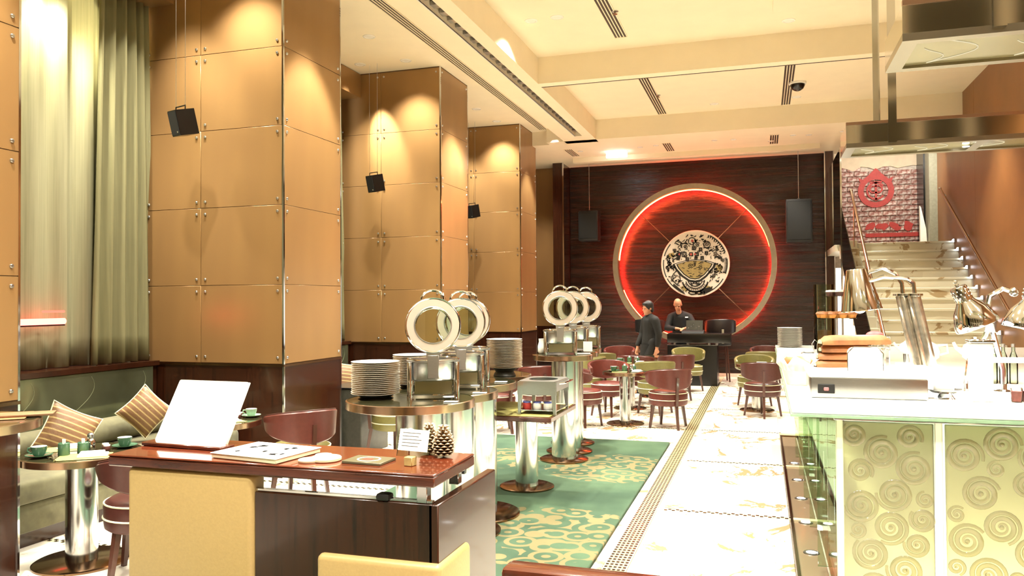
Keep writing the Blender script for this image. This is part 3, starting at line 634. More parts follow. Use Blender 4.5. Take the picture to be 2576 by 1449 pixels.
for i in range(11):   # shading wedges by the rim
    a = R(18+i*4.4); poly(k, [(.66*cos(a), .66*sin(a)), (.60*cos(a+.02), .60*sin(a+.02)), (.66*cos(a+.06), .66*sin(a+.06))])
    a = R(-18+i*2.6); poly(k, [(.66*cos(a), .66*sin(a)), (.59*cos(a+.01), .59*sin(a+.01)), (.66*cos(a+.04), .66*sin(a+.04))])
# bowl outline: wide pointed shape
bowl = [(-.43, -.0)]+[(-.43+.43*t_, .0+.085*sin(t_*pi/2)) for t_ in (.25, .5, .75, 1)]+[(.40*t_, .085-.085*t_*t_) for t_ in (.25, .5, .75, 1)]+[(.36, -.08), (.22, -.25), (.10, -.34), (0, -.36), (-.12, -.34), (-.26, -.24), (-.38, -.1)]
poly(k, [(x*1.10, y*1.12-.005) for x, y in bowl])
layer('ink_lines', k, INK, .001)
w_ = MB(); poly(w_, [(x*.99, y*.985-.006) for x, y in bowl]); layer('bowl_rim', w_, PALE, .003)
w_ = MB(); poly(w_, [(x*.92, y*.91-.01) for x, y in bowl]); layer('bowl_line', w_, INK, .005)
w_ = MB(); poly(w_, [(x*.85, y*.84-.014) for x, y in bowl])
poly(w_, [(.44, -.05), (.52, -.02), (.58, -.08), (.55, -.16), (.47, -.19), (.42, -.13)]); poly(w_, [(-.32, -.50), (-.22, -.46), (-.18, -.60), (-.26, -.56)]); poly(w_, [(.2, -.46), (.34, -.5), (.36, -.54), (.26, -.58)]); poly(w_, [(-.56, .22), (-.44, .25), (-.42, .16), (-.54, .14)])
layer('gold_fill', w_, GOLD, .007)
k = MB(); rn = random.Random(3)
for i in range(34):   # hatching on the bowl
    x = rn.uniform(-.28, .28); y = rn.uniform(-.28, .04)
    if abs(x) < .33-abs(y)*.7: stroke(k, [(x, y), (x+rn.uniform(.02, .06), y+rn.uniform(-.02, .02))], .009)
stroke(k, [(-.02, .05), (0, -.05), (.02, .05)], .012); stroke(k, spiral(-.1, -.05, .05), .008); stroke(k, spiral(.12, -.08, .05, 1.4, 1), .008)
# lower smile, teeth, neck shapes
for r0, w0 in ((.27, .02), (.20, .012), (.15, .012)): stroke(k, arc(0, -.33, r0, 195, 345, 16), w0)
for x in (-.06, .0, .06): stroke(k, [(x-.03, -.36), (x-.03, -.42), (x+.02, -.43), (x+.02, -.37)], .009)
for i in range(12): a = R(205+i*11); stroke(k, [(.22*cos(a), -.33+.22*sin(a)), (.245*cos(a+.05), -.33+.245*sin(a+.05))], .007)
stroke(k, arc(-.05, -.62, .09, 0, 360, 14, .35), .012); stroke(k, arc(.07, -.62, .07, 0, 360, 14, .35), .012); poly(k, [(-.45, -.42), (-.3, -.55), (-.2, -.66), (-.35, -.58), (-.47, -.46)]); poly(k, [(.1, -.56), (.3, -.5), (.36, -.54), (.2, -.65), (.1, -.66)])
# fish left, curls right, clouds
stroke(k, [(-.38, -.14), (-.46, -.22), (-.47, -.36), (-.38, -.44), (-.31, -.36), (-.32, -.24), (-.38, -.14)], .012); stroke(k, arc(-.40, -.36, .012, 0, 360, 6), .01); stroke(k, arc(-.44, -.3, .06, 120, 240, 8), .01)
for cx, cy, r in ((-.53, .02, .055), (-.48, -.06, .055), (-.58, -.08, .04), (.52, -.1, .05), (.42, .2, .05), (.5, .13, .04), (.33, -.16, .05), (.38, -.26, .045), (.45, .29, .035), (-.2, .36, .05), (.06, .40, .05), (-.42, .30, .04), (.26, .42, .05), (.56, .06, .04), (-.56, .16, .035)): stroke(k, spiral(cx, cy, r, 1.5, cx*9), .009)
poly(k, [(-.33, .07), (-.27, .24), (-.34, .26), (-.42, .2), (-.36, .19), (-.40, .1)])
for cx, cy, s_ in ((-.22, .2, .09), (-.08, .2, .07), (.04, .2, .07), (.15, .12, .06), (-.02, .33, .07), (.12, .3, .06), (-.16, .1, .06), (.24, .22, .06), (.02, .12, .05)):
    stroke(k, [(cx-s_/2, cy-s_/2), (cx+s_/2, cy-s_/2), (cx+s_/2.4, cy+s_/2), (cx-s_/2.4, cy+s_/2), (cx-s_/2, cy-s_/2)], .011); stroke(k, [(cx-s_/5, cy), (cx-s_/5, cy+.012)], .012); stroke(k, [(cx+s_/5, cy), (cx+s_/5, cy+.012)], .012); stroke(k, [(cx-s_/5, cy-.02), (cx+s_/5, cy-.02)], .008)
stroke(k, arc(-.06, .48, .075, 0, 360, 16), .01); stroke(k, arc(.25, .40, .07, 0, 360, 16), .01); stroke(k, [(.18, .33), (.33, .33)], .01)
for i in range(150):
    a = rn.uniform(0, 2*pi); r = rn.uniform(.42, .63); x, y = r*cos(a), r*sin(a)
    stroke(k, [(x, y), (x+rn.uniform(-.045, .045), y+rn.uniform(-.03, .03)), (x+rn.uniform(-.03, .03), y+rn.uniform(-.03, .03))], rn.choice((.007, .009, .013)))
for i in range(60):
    x, y = rn.uniform(-.4, .4), rn.uniform(.1, .5); stroke(k, [(x, y), (x+rn.uniform(-.04, .04), y+rn.uniform(-.03, .03))], rn.choice((.007, .01)))
layer('ink_detail', k, INK, .009)
k = MB(); flatring(k, -.08, .2, .0, .025, 0, .002, 10); flatring(k, .0, .2, 0, .022, 0, .002, 10); flatring(k, -.05, .485, 0, .028, 0, .002, 10); poly(k, [(-.35, .2), (-.31, .18), (-.32, .24)]); layer('red_marks', k, INKR, .011)
# hanging speakers in front of the back wall
def pendant_speaker(loc, label, w, h):
    t = thing('speaker', label, 'speaker', loc); obj('cabinet', MB().rbox(-w/2, w/2, -.16, .16, -h/2, h/2, .03), 'blackm', t); obj('grille', MB().rbox(-w/2+.03, w/2-.03, -.172, -.158, -h/2+.05, h/2-.05, .01), plain('speaker_grille', '#090908', .7, 0, .3, 300), t)
    obj('cable', MB().rod((0, 0, h/2), (0, 0, 4.66-loc[2]), .006, 6), 'steel', t); obj('eye_bolt', MB().torus((0, 0, h/2+.02), .02, .006, 12, 6, Matrix.Rotation(R(90), 4, 'X') if False else None), 'steel', t)
pendant_speaker((-3.62, 17.2, 3.28), 'dim black speaker hanging left of the red ring', .44, .66); pendant_speaker((.70, 16.8, 3.2), 'black speaker hanging right of the red ring', .5, .86)
# speakers on wires in front of the pillars
sp0 = None
for loc, lb in (((-5.05, 6.02, 3.30), 'black tilted speaker on wires before the nearest bronze pillar'), ((-5.08, 9.86, 3.28), 'black tilted speaker on wires before the second pillar, under a bright light'), ((-5.07, 13.72, 3.30), 'black tilted speaker on wires before the third pillar')):
    if sp0 is None:
        sp0 = thing('pillar_speaker', lb, 'speaker', loc, R(-18), 'speakers hung before the pillars'); TM = Matrix.Rotation(R(14), 4, 'X')
        pp = [(-.13, .12), (-.085, -.11), (.085, -.11), (.13, .12)]
        obj('cabinet', MB().prism(pp, -.155, .155, TM), 'black', sp0); obj('grille', MB().box(-.08, .08, -.118, -.108, -.14, .14, TM), plain('speaker_cloth', '#12110f', .8, 0, .3, 300), sp0)
        obj('bracket', MB().tube([(-.1, -.02, .1), (-.1, -.02, .2), (.1, -.02, .2), (.1, -.02, .1)], .009, 6), 'black', sp0)
        for x in (-.1, .1): obj('wire', MB().rod((x, -.02, .2), (x, -.02, 2.22), .003, 5), 'steel', sp0)
        obj('badge', MB().box(.04, .06, -.122, -.116, -.12, -.10, TM), 'steel', sp0); sp0.scale = (.74, .74, .74)
    else: dup(sp0, loc, R(-18), lb)
# ================================================================== FURNITURE
# dining chairs: leather tub chair on four wooden legs, front towards +y
def make_chair(label, mat, loc, rz, seatmat=None):
    t = thing('dining_chair', label, 'chair', loc, rz)
    s_ = obj('seat', MB().lathe([(.0001, .29), (.225, .29), (.245, .305), (.25, .34), (.252, .43), (.243, .455), (.21, .475), (.12, .487), (.0001, .49)], 32), seatmat or mat, t)
    for z, r in ((.452, .247), (.368, .253)): obj('piping', MB().torus((0, 0, z), r, .0055, 36, 6), 'piping', s_)
    N = 30; m = MB(); A = R(112); ring_ = []
    for i in range(N+1):
        a = -pi/2 + (-A + 2*A*i/N); u = abs(-1+2*i/N); zt = .775-.075*u*u; zb = .50+.105*u**1.5 if u > .12 else .50; ro = .285
        if i in (0, N): zt -= .012; zb += .012
        th = .036
        sec = [(ro-th, zb+.01), (ro-.01, zb), (ro+.003, zb+.012), (ro+.016, zt-.012), (ro+.004, zt), (ro-th+.012, zt), (ro-th+.006, zt-.014)]
        ring_.append([(r*cos(a), r*sin(a), z) for r, z in sec])
    k = len(ring_[0]); vs = [p for q in ring_ for p in q]; fs = [(i*k+j, i*k+(j+1) % k, (i+1)*k+(j+1) % k, (i+1)*k+j) for i in range(N) for j in range(k)]
    m.add(vs, fs, True); m.add(ring_[0], [tuple(range(k))]); m.add(ring_[-1], [tuple(range(k-1, -1, -1))])
    bk = obj('backrest', m, mat, t)
    e_ = [Vector(q[4]) for q in ring_]; obj('piping', MB().tube([p*1.002 for p in e_], .004, 5), 'maroon_d' if mat != 'green' else 'green', bk)
    def leg(a, b, wa, wb):
        m = MB(); a = Vector(a); b = Vector(b); vs = [tuple(p+Vector((sx*w/2, sy*w/2, 0))) for p, w in ((a, wa), (b, wb)) for sx, sy in ((-1, -1), (1, -1), (1, 1), (-1, 1))]
        return m.add(vs, [(0, 3, 2, 1), (4, 5, 6, 7), (0, 1, 5, 4), (1, 2, 6, 5), (2, 3, 7, 6), (3, 0, 4, 7)])
    ml = leg((0, -.31, 0), (0, -.255, .31), .026, .036); ml.add(*(lambda q: (q.v, q.f))(leg((0, -.268, .30), (0, -.302, .66), .034, .03))); obj('leg', ml, 'leg', t)
    obj('leg', leg((-.25, .01, 0), (-.20, .01, .31), .026, .04), 'leg', t); obj('leg', leg((.25, .01, 0), (.20, .01, .31), .026, .04), 'leg', t); obj('leg', leg((0, .24, 0), (0, .2, .31), .026, .04), 'leg', t)
    return t
CH = {}
def chair(label, mat, x, y, rz, seat=None):
    key = (mat, seat)
    if key not in CH: CH[key] = make_chair(label, mat, (x, y, 0), R(rz), seat); t = CH[key]
    else: t = dup(CH[key], (x, y, 0), R(rz), label)
    t['group'] = 'leather tub dining chairs'; return t
chair('maroon tub chair at the front edge of the aisle beside the small set table', 'maroon', -1.19, 10.50, 30)
chair('maroon tub chair seen side-on just behind the tall chrome columns', 'maroon', -2.28, 10.35, -75)
chair('maroon tub chair on the far side of the small set table', 'maroon', -2.13, 11.35, -160)
chair('olive green tub chair right behind the small set table', 'green', -1.52, 11.75, 20)
chair('maroon tub chair with its back to the black desk box', 'maroon', -1.36, 13.2, 25)
chair('olive green tub chair nearest to the black desk box, seen between maroon chairs', 'green', -1.3, 14.75, 190)
chair('maroon tub chair directly in front of the walking waiter', 'maroon', -1.97, 12.9, -10)
chair('olive green tub chair in the middle of the far dining row', 'green', -2.68, 13.4, 15)
chair('maroon tub chair farthest back, left of the waiter', 'maroon', -2.6, 15.0, 180)
chair('maroon tub chair partly hidden by the far plate and chafing tables', 'maroon', -2.95, 10.6, 30)
chair('maroon tub chair half hidden behind the tall stack of plates', 'maroon', -3.25, 9.6, 60)
chair('olive green tub chair showing between the chrome columns and the maroon chairs', 'green', -2.64, 12.25, 80)
chair('maroon tub chair close to the counter end, back to the viewer', 'maroon_d', -.02, 11.83, 4)
chair('olive green tub chair facing the viewer behind the counter-end maroon chair', 'green', -.14, 12.95, 182)
chair('olive green tub chair, second behind the counter-end maroon chair', 'green', .0, 14.3, 0)
chair('maroon tub chair at the far end by the stairs', 'maroon_d', .05, 15.5, 180)
chair('maroon tub chair with olive seat beyond the host desk', 'maroon', -3.71, 5.85, 54, 'green')
chair('dark brown tub chair between the host desk and the banquette table', 'maroon_d', -3.62, 4.02, 78)
chair('olive green chair half hidden under the near plate table', 'green', -3.78, 7.8, -60)
# round tables
def round_table(label, x, y, r, h, pr, br, loc_group='round pedestal tables', toprim=.045, names=('tabletop', 'pedestal', 'base_plate')):
    t = thing('round_table', label, 'table', (x, y, 0), 0, loc_group)
    tp = obj('tabletop', MB().lathe([(r-.012, h-toprim), (r-.012, h-.001), (.0001, h)], 48, cap=False), 'tabletop', t); obj('rim', MB().lathe([(r-.012, h-toprim), (r, h-toprim+.003), (r, h-.003), (r-.012, h+.0005)], 48, cap=False), 'brass', tp)
    obj('underside', MB().lathe([(.0001, h-toprim+.002), (r-.012, h-toprim)], 48), 'wood', tp)
    obj('pedestal', MB().lathe([(pr, .02), (pr, h-toprim)], 40, cap=False), 'column', t); obj('base_plate', MB().lathe([(br, .0), (br, .012), (br-.015, .02), (.0001, .021)], 48), 'bronze_base', t)
    return t
round_table('round table with green cups by the banquette and pillar', -4.18, 4.06, .36, .70, .095, .285)
round_table('round table set behind the white menu board', -4.27, 5.45, .38, .70, .10, .27)
round_table('small round chrome table set among the maroon chairs', -1.77, 10.62, .30, .70, .075, .25)
round_table('round table set behind the small chrome one', -1.95, 12.15, .32, .70, .075, .25)
round_table('round table near the counter end between maroon and green chairs', -.1, 12.4, .3, .69, .075, .25)
round_table('round table in the last dining row before the black desk', -1.8, 13.75, .3, .69, .075, .25)
# scalloped buffet tables on chrome columns
def scallop(label, tops, peds, h, r, pr, br, x, y):
    t = thing('buffet_table', label, 'table', (x, y, 0))
    for i, (cx, cy) in enumerate(tops):
        dz = -.0015*i
        tp = obj('tabletop', MB().lathe([(.0001, h-.05), (r-.01, h-.05), (r-.01, h-.001), (.0001, h)], 56), 'tabletop', t, (cx-x, cy-y, dz)); obj('rim', MB().lathe([(r-.01, h-.055), (r, h-.052), (r, h-.003), (r-.01, h+.0005)], 56, cap=False), 'brass', tp)
    for cx, cy in peds:
        obj('column', MB().lathe([(pr, .02), (pr, h-.05)], 48, cap=False), 'column', t, (cx-x, cy-y, 0)); obj('base_plate', MB().lathe([(br, 0), (br, .014), (br-.015, .022), (.0001, .023)], 48), 'bronze_base', t, (cx-x, cy-y, .014))
    return t
scallop('tall near buffet table of joined bronze-edged discs on thick chrome columns', [(-2.26, 4.90), (-2.27, 5.42), (-2.33, 6.07), (-2.40, 6.75)], [(-2.17, 4.86), (-2.12, 5.30), (-2.13, 5.80)], 1.0, .43, .165, .34, -2.26, 5.3)
scallop('tall far buffet table of joined bronze-edged discs on chrome columns', [(-2.03, 8.22), (-2.08, 8.75), (-2.15, 9.3)], [(-1.97, 8.0), (-2.02, 8.45), (-2.10, 8.95)], 1.08, .32, .125, .25, -2.05, 8.6)
sq = thing('square_table', 'low square table with a fringed mat under the empty chafing frame', 'table', (-1.98, 6.62, 0))
obj('tabletop', MB().rbox(-.38, .36, -.46, .42, .675, .715, .004, 1), 'wood_edge', sq); obj('pedestal', MB().lathe([(.1, .02), (.1, .68)], 40, cap=False), 'column', sq, (-.02, .13, 0)); obj('base_plate', MB().lathe([(.24, 0), (.24, .012), (.22, .02), (.0001, .021)], 48), 'bronze_base', sq, (-.02, .13, .014))
o = obj('table_mat', MB().rbox(-.36, .34, -.45, .40, .7155, .722, .002, 1), 'mat', None, (-1.98, 6.62, 0)); tag(o, 'olive woven mat on the low square table', 'mat')
# empty chafing frame with fuel cans
ff = thing('chafing_stand', 'empty steel chafing frame with a round hole on the low square table', 'chafing dish', (-1.765, 6.47, .7225))
m = MB(); n = 32; W_, D_ = .16, .22
outer = []
for i in range(n):
    a = 2*pi*i/n; c_, s_ = cos(a), sin(a); q = min(W_/abs(c_) if abs(c_) > 1e-6 else 9, D_/abs(s_) if abs(s_) > 1e-6 else 9); outer.append((c_*q, s_*q))
for i in range(n):
    j = (i+1) % n; a, b = 2*pi*i/n, 2*pi*j/n
    m.prism([(.12*cos(a), .14*sin(a)), outer[i], outer[j], (.12*cos(b), .14*sin(b))], .265, .272)
obj('top_plate', m, 'steel', ff); obj('hole_liner', MB().lathe([(.12, .23), (.0001, .23)], 24).xf(Matrix.Diagonal((1, 1.16, 1, 1))), 'slotdark', ff)
for sx in (-1, 1):
    for sy in (-1, 1): obj('leg', MB().prism([(sx*.16-.02*sx, 0), (sx*.16, 0), (sx*.16, .265), (sx*.16-.05*sx, .265)][::sx], -.01, .01, Matrix(((1, 0, 0, 0), (0, 0, -1, sy*.21), (0, 1, 0, 0), (0, 0, 0, 1)))), 'steel', ff)
    obj('side_rail', MB().box(sx*.16-.006, sx*.16+.006, -.21, .21, .19, .265), 'steel', ff)
    if sx > 0: obj('handle', MB().tube([(sx*.175, -.16, .25), (sx*.215, -.14, .255), (sx*.215, .14, .255), (sx*.175, .16, .25)], .008, 6), 'chrome', ff)
for sy in (-1, 1): obj('apron', MB().box(-.165, .165, sy*.21-.004, sy*.21+.004, .16, .265), 'steel', ff)
obj('shelf', MB().box(-.165, .165, -.2, .2, .03, .036), 'chrome', ff)
for i, (x, lab, mt) in enumerate(((-.11, 'fuel can with a red base, leftmost of three under the chafing frame', 'red'), (-.02, 'plain white fuel can, middle one under the chafing frame', 'white'), (.07, 'plain white fuel can nearest the frame leg under the chafing frame', 'white'))):
    t = thing('fuel_can', lab, 'can', (-1.765+x, 6.34, .7588), 0, 'fuel cans under the chafing frame'); obj('body', MB().lathe([(.034, 0), (.036, .004), (.036, .045), (.032, .05)], 20), mt, t); obj('lid', MB().lathe([(.033, .05), (.033, .062), (.0001, .063)], 20), plain('can_lid_blue', '#6a74c8', .3, .2, .05), t)
# chafing dishes with open lids
MT['satin'] = plain('satin_steel', '#e0d3c4', .33, .75, .03, 10)
def chafer(label, x, y, z, rz, sc=1):
    t = thing('chafing_dish', label, 'chafing dish', (x, y, z), R(rz), 'round chafing dishes with open lids')
    for sx in (-1, 1):
        for sy in (-1, 1): obj('post', MB().lathe([(.018, .0), (.018, .245), (.014, .25)], 14), 'chrome', t, (sx*.155, sy*.11, 0))
    obj('base_frame', MB().box(-.15, .15, -.115, -.105, .01, .03).box(-.15, .15, .105, .115, .01, .03).box(-.16, -.15, -.11, .11, .01, .03).box(.15, .16, -.11, .11, .01, .03), 'chrome', t)
    obj('heat_shield', MB().rbox(-.125, .125, -.108, -.100, .035, .125, .003, 1), plain('olive_steel', '#a5a583', .22, 1, .05, 10) if 'olsteel' not in MT else MT['olsteel'], t)
    MT.setdefault('olsteel', t.children[-1].data.materials[0])
    p = obj('pot', MB().lathe([(.0001, .13), (.165, .13), (.172, .14), (.172, .245), (.180, .25), (.180, .262), (.165, .262), (.16, .2), (.0001, .19)], 40), 'steel', t); obj('rim', MB().torus((0, 0, .262), .173, .007, 40, 6), 'chrome', p)
    obj('hinge', MB().rbox(-.038, .038, -.190, -.178, .145, .30, .004, 1).box(-.045, .045, -.184, -.165, .285, .315), 'steel', t)
    T = Matrix.Translation((0, -.165, .495)) @ Matrix.Rotation(R(-8), 4, 'X') @ RX
    ld = obj('lid', MB().lathe([(.118, .004), (.120, 0), (.172, 0), (.180, .006), (.185, -.004), (.185, -.022), (.165, -.055), (.115, -.075), (.112, -.055), (.118, .004)], 48, cap=False).xf(T), 'chrome', t)
    obj('lid_glass', MB().lathe([(.0001, -.03), (.117, -.028)], 36).xf(T), 'glass', ld); obj('lid_face', MB().lathe([(.124, -.0008), (.171, -.0008), (.171, .0008), (.124, .0008), (.124, -.0008)], 48, cap=False).xf(T), MT['satin'], ld); obj('inner_ring', MB().torus((0, 0, .003), .121, .004, 40, 6).xf(T), 'steel', ld)
    obj('handle', MB().tube([(.075*cos(R(a)), .172+.062*sin(R(a)), -.02) for a in range(0, 181, 15)], .009, 8).xf(T), 'chrome', ld)
    return t
c0 = chafer('open round chafing dish nearest to the host desk, beside the plates', -2.13, 4.98, 1.0, 23)
def cpc(x, y, z, rz, label): d = dup(c0, (x, y, z), R(rz), label); return d
cpc(-2.18, 5.62, 1.0, 22, 'open round chafing dish in the middle of the near buffet table'); cpc(-2.34, 6.22, 1.0, 18, 'open round chafing dish at the back of the near buffet table')
cpc(-2.03, 8.12, 1.08, 14, 'open round chafing dish in front on the far buffet table'); cpc(-2.06, 8.82, 1.08, 14, 'open round chafing dish in the middle of the far buffet table'); cpc(-2.04, 9.42, 1.08, 14, 'open round chafing dish at the back of the far buffet table')
# plates
plate_me = MB().lathe([(.0001, .003), (.075, .003), (.085, 0), (.09, .002), (.135, .010), (.152, .0125), (.153, .0145), (.135, .0135), (.09, .0065), (.0001, .006)], 40).mesh('plate'); plate_me.materials.append(MT['white'])
def stack(x, y, z, n, what, sc=1, gap=.0125, grp='white plates'):
    rn = random.Random(int(x*100+y*10))
    for i in range(n):
        o = bpy.data.objects.new('plate', plate_me); COL.objects.link(o); o.location = (x+rn.uniform(-.002, .002), y+rn.uniform(-.002, .002), z+gap*i); o.scale = (sc, sc, 1)
        tag(o, 'plate %s of %s' % (ORD[n-1-i], what), 'plate', grp)
def stand(x, y, z, r, h, label):
    t = thing('plate_stand', label, 'stand', (x, y, z)); obj('base', MB().lathe([(r, 0), (r*.92, h*.3), (r*.8, h*.6), (r, h)], 28), 'charcoal', t); obj('pad', MB().lathe([(r*.98, h), (r*.98, h+.002), (.0001, h+.002)], 28), 'blackm', t)
stand(-2.50, 4.86, 1.0, .12, .02, 'dark plate stand at the edge of the near buffet table'); stack(-2.50, 4.86, 1.0225, 18, 'the stack nearest the host desk', 1.07)
stand(-2.545, 5.56, .999, .1, .02, 'dark plate stand behind the first chafing dish'); stack(-2.545, 5.56, 1.0215, 18, 'the stack behind the first chafing dish')
stand(-2.17, 6.66, .998, .1, .06, 'dark plate stand under the stack at the back of the near buffet table'); stack(-2.17, 6.66, 1.0605, 19, 'the stack behind the chafing stand', 1.03, .0135)
# small white plates / cards on the buffet tables
def card(name, label, cat, x, y, z, w, d, rz, mat='paper', th=.004):
    o = obj(name, MB().rbox(-w/2, w/2, -d/2, d/2, 0, th, .0015, 1), mat, None, (x, y, z), (0, 0, R(rz))); return tag(o, label, cat)
card('label_card', 'white card lying at the right rim of the near buffet table', 'card', -1.93, 4.80, 1.0005, .09, .06, 10); card('label_card', 'white card on the second disc of the near buffet table', 'card', -1.92, 5.32, .9995, .1, .06, 15); card('label_card', 'white card beside the plates at the back of the near buffet table', 'card', -2.02, 6.1, .9985, .1, .07, 10)
t = thing('white_jug', 'white milk jug behind the far chafing dishes', 'jug', (-2.28, 8.30, 1.08)); obj('body', MB().lathe([(.03, 0), (.045, .02), (.045, .08), (.032, .13), (.036, .16)], 20), 'white', t); obj('handle', MB().tube([(.04, 0, .13), (.075, 0, .12), (.078, 0, .06), (.044, 0, .04)], .006, 6), 'white', t)
t = thing('menu_holder', 'small white menu card standing at the back of the far buffet table', 'card', (-1.84, 8.60, 1.079)); obj('foot', MB().box(-.04, .04, -.02, .02, 0, .012), 'steel', t); obj('card', MB().box(-.05, .05, -.003, .003, .012, .12), 'paper', t)
card('bread_plate', 'small white plate at the rim of the far buffet table', 'plate', -1.82, 8.3, 1.0805, .14, .1, 10, 'white', .01)

# ---------------------------------------------------------------- banquettes and cushions
MT['olln'] = plain('etched_line_olive', '#9ca083', .3, .3, 0)
def banquette(y0, y1, label):
    t = thing('banquette', label, 'sofa', (-5.2, y0, 0)); L = y1-y0
    obj('plinth', MB().box(-.45, .40, .02, L-.02, 0, .10), 'wood', t); obj('base', MB().rbox(-.45, .44, 0, L, .10, .30, .02, 2), 'velvet', t)
    h = L/2
    for i in (0, 1): obj('seat_cushion', MB().rbox(-.42, .48, h*i+.004, h*(i+1)-.004, .30, .46, .04, 3), 'velvet', t)
    obj('back', MB().box(-.50, -.30, 0, L, .30, .60), plain('dark_velvet', '#4a4c34', .8, 0, .15, 12) if 'dvel' not in MT else MT['dvel'], t); MT.setdefault('dvel', t.children[-1].data.materials[0])
    m = MB(); m.rod((-.20, .02, .565), (-.20, L-.02, .565), .105, 20); obj('back_roll', m, 'velvet', t)
    g = obj('back_panel', MB().box(-.545, -.53, 0, L, .60, 1.035), plain('olive_mirror', '#7b8066', .12, .7, .25, 2) if 'olm' not in MT else MT['olm'], t); MT.setdefault('olm', g.data.materials[0])
    for q in range(4):
        yy = .4+q*.62; obj('etched_curve', MB().tube([(-.529, yy+.3*sin(R(a*1.3)), .66+.34*(a/90)) for a in range(0, 91, 9)], .0015, 4), MT['olln'], g)
    return t
bq = banquette(3.76, 6.42, 'olive velvet banquette along the first window with a green mirror back')
banquette(7.62, 10.28, 'olive velvet banquette along the bay behind the first pillar')
def cushion(label, x, y, z, rx, ry, rz, s=.46):
    m = MB(); n = 14; vs = []; fs = []
    for side in (1, -1):
        o0 = len(vs)
        for i in range(n+1):
            for j in range(n+1):
                u, v = -1+2*i/n, -1+2*j/n; th = .085*((1-u*u)*(1-v*v))**.45; pin = 1-.10*(1-abs(u)**2)*abs(v)**2-.0; pin2 = 1-.10*(1-abs(v)**2)*abs(u)**2
                vs.append((u*s/2*pin2, side*th, v*s/2*pin))
        for i in range(n):
            for j in range(n):
                a = o0+i*(n+1)+j; fs.append((a, a+1, a+n+2, a+n+1) if side > 0 else (a, a+n+1, a+n+2, a+1))
    m.add(vs, fs, True); t = obj('cushion', m, 'stripe', None, (x, y, z), (R(rx), R(ry), R(rz))); tag(t, label, 'cushion', 'striped cushions on the banquettes')
    pts = []
    for k in range(4*n):
        e, q = divmod(k, n); u = -1+2*q/n; c_ = [(u, -1), (1, u), (-u, 1), (-1, -u)][e]; u, v = c_; pts.append((u*s/2*(1-.10*(1-v*v)*u*u), 0, v*s/2*(1-.10*(1-u*u)*v*v)))
    obj('piping', MB().tube(pts, .006, 5, True), 'piping', t); return t
cushion('tan striped cushion leaning on the banquette behind the cups', -5.04, 4.76, .67, -14, 28, 58, .38)
cushion('tan striped cushion in the banquette corner beside the menu board', -5.08, 5.60, .72, -10, 45, 40, .33)
cushion('tan cushion at the banquette end behind the dark stone partition', -4.75, 8.45, .72, -12, 10, 60, .42)
o = thing('partition', 'dark stone partition box between the first pillar and the buffet', 'partition', (-4.32, 7.95, 0)); obj('body', MB().rbox(-.22, .22, -.32, .32, .0, .71, .006, 1), 'charcoal', o); obj('cap', MB().rbox(-.225, .225, -.325, .325, .71, .73, .004, 1), 'black', o)

# ---------------------------------------------------------------- tableware
def cup(x, y, z, rz, label, mat='cup', s=1):
    t = thing('cup_and_saucer', label, 'cup', (x, y, z), R(rz)); sc = obj('saucer', MB().lathe([(.0001, .004), (.03, .004), (.04, 0), (.07, .012), (.078, .017), (.078, .019), (.04, .008), (.0001, .008)], 28), mat, t)
    c = obj('cup', MB().lathe([(.0001, .010), (.026, .010), (.034, .02), (.044, .05), (.047, .068), (.044, .068), (.04, .05), (.03, .022), (.0001, .016)], 28), mat, t); obj('lining', MB().lathe([(.0001, .018), (.029, .0225), (.039, .05), (.0435, .0685), (.0475, .0685)], 28), 'white', c)
    obj('handle', MB().tube([(.042, 0, .058), (.066, 0, .056), (.07, 0, .038), (.05, 0, .026), (.038, 0, .028)], .0055, 6), mat, c); t.scale = (s, s, s); return t
def pot(x, y, z, label, mat='cup', r=.032, h=.065):
    t = thing('condiment_pot', label, 'pot', (x, y, z)); obj('body', MB().lathe([(r*.95, 0), (r, .004), (r, h-.004), (r*.9, h), (r*.85, h-.01), (.0001, h-.012)], 20), mat, t); obj('packet', MB().box(-.012, .012, -.002, .002, h-.012, h+.022), 'paper', t); return t
def shaker(x, y, z, label, h=.085):
    t = thing('shaker', label, 'shaker', (x, y, z)); obj('body', MB().lathe([(.024, 0), (.028, .01), (.026, h*.55), (.015, h*.68)], 20), 'chrome', t); obj('cap', MB().lathe([(.015, h*.68), (.022, h*.75), (.022, h*.92), (.012, h), (.0001, h)], 18), 'steel', t)
def jam(x, y, z, label):
    t = thing('jam_jar', label, 'jar', (x, y, z)); obj('jar', MB().lathe([(.019, 0), (.021, .004), (.021, .024), (.018, .028)], 16), plain('jam', '#54302a', .2) if 'jam' not in MT else MT['jam'], t); MT.setdefault('jam', t.children[-1].data.materials[0]); obj('lid', MB().lathe([(.0205, .027), (.0205, .036), (.0001, .037)], 16), 'white', t)
def napkin(x, y, z, rz, label, w=.17, d=.12):
    t = thing('napkin', label, 'napkin', (x, y, z), R(rz)); obj('fold', MB().rbox(-w/2, w/2, -d/2, d/2, 0, .012, .005, 2), 'linen', t); obj('fold', MB().rbox(-w/2+.01, w/2-.02, -d/2+.01, d/2-.008, .012, .026, .006, 2), 'linen', t)
def mat_(x, y, z, rz, label, w=.3, d=.2): card('place_mat', label, 'mat', x, y, z, w, d, rz, 'mat', .003)
def spoon(x, y, z, rz, label):
    t = thing('spoon', label, 'spoon', (x, y, z), R(rz)); obj('bowl', MB().ball((0, .07, .004), .016, 10, (1, 1.4, .25)), 'chrome', t); obj('stem', MB().box(-.003, .003, -.07, .055, .002, .005), 'chrome', t)
zt = .7005
cup(-4.29, 3.84, zt, 200, 'green cup on a saucer nearest the left pillar'); cup(-4.03, 4.26, zt, 150, 'green cup on a saucer at the desk end of the banquette table')
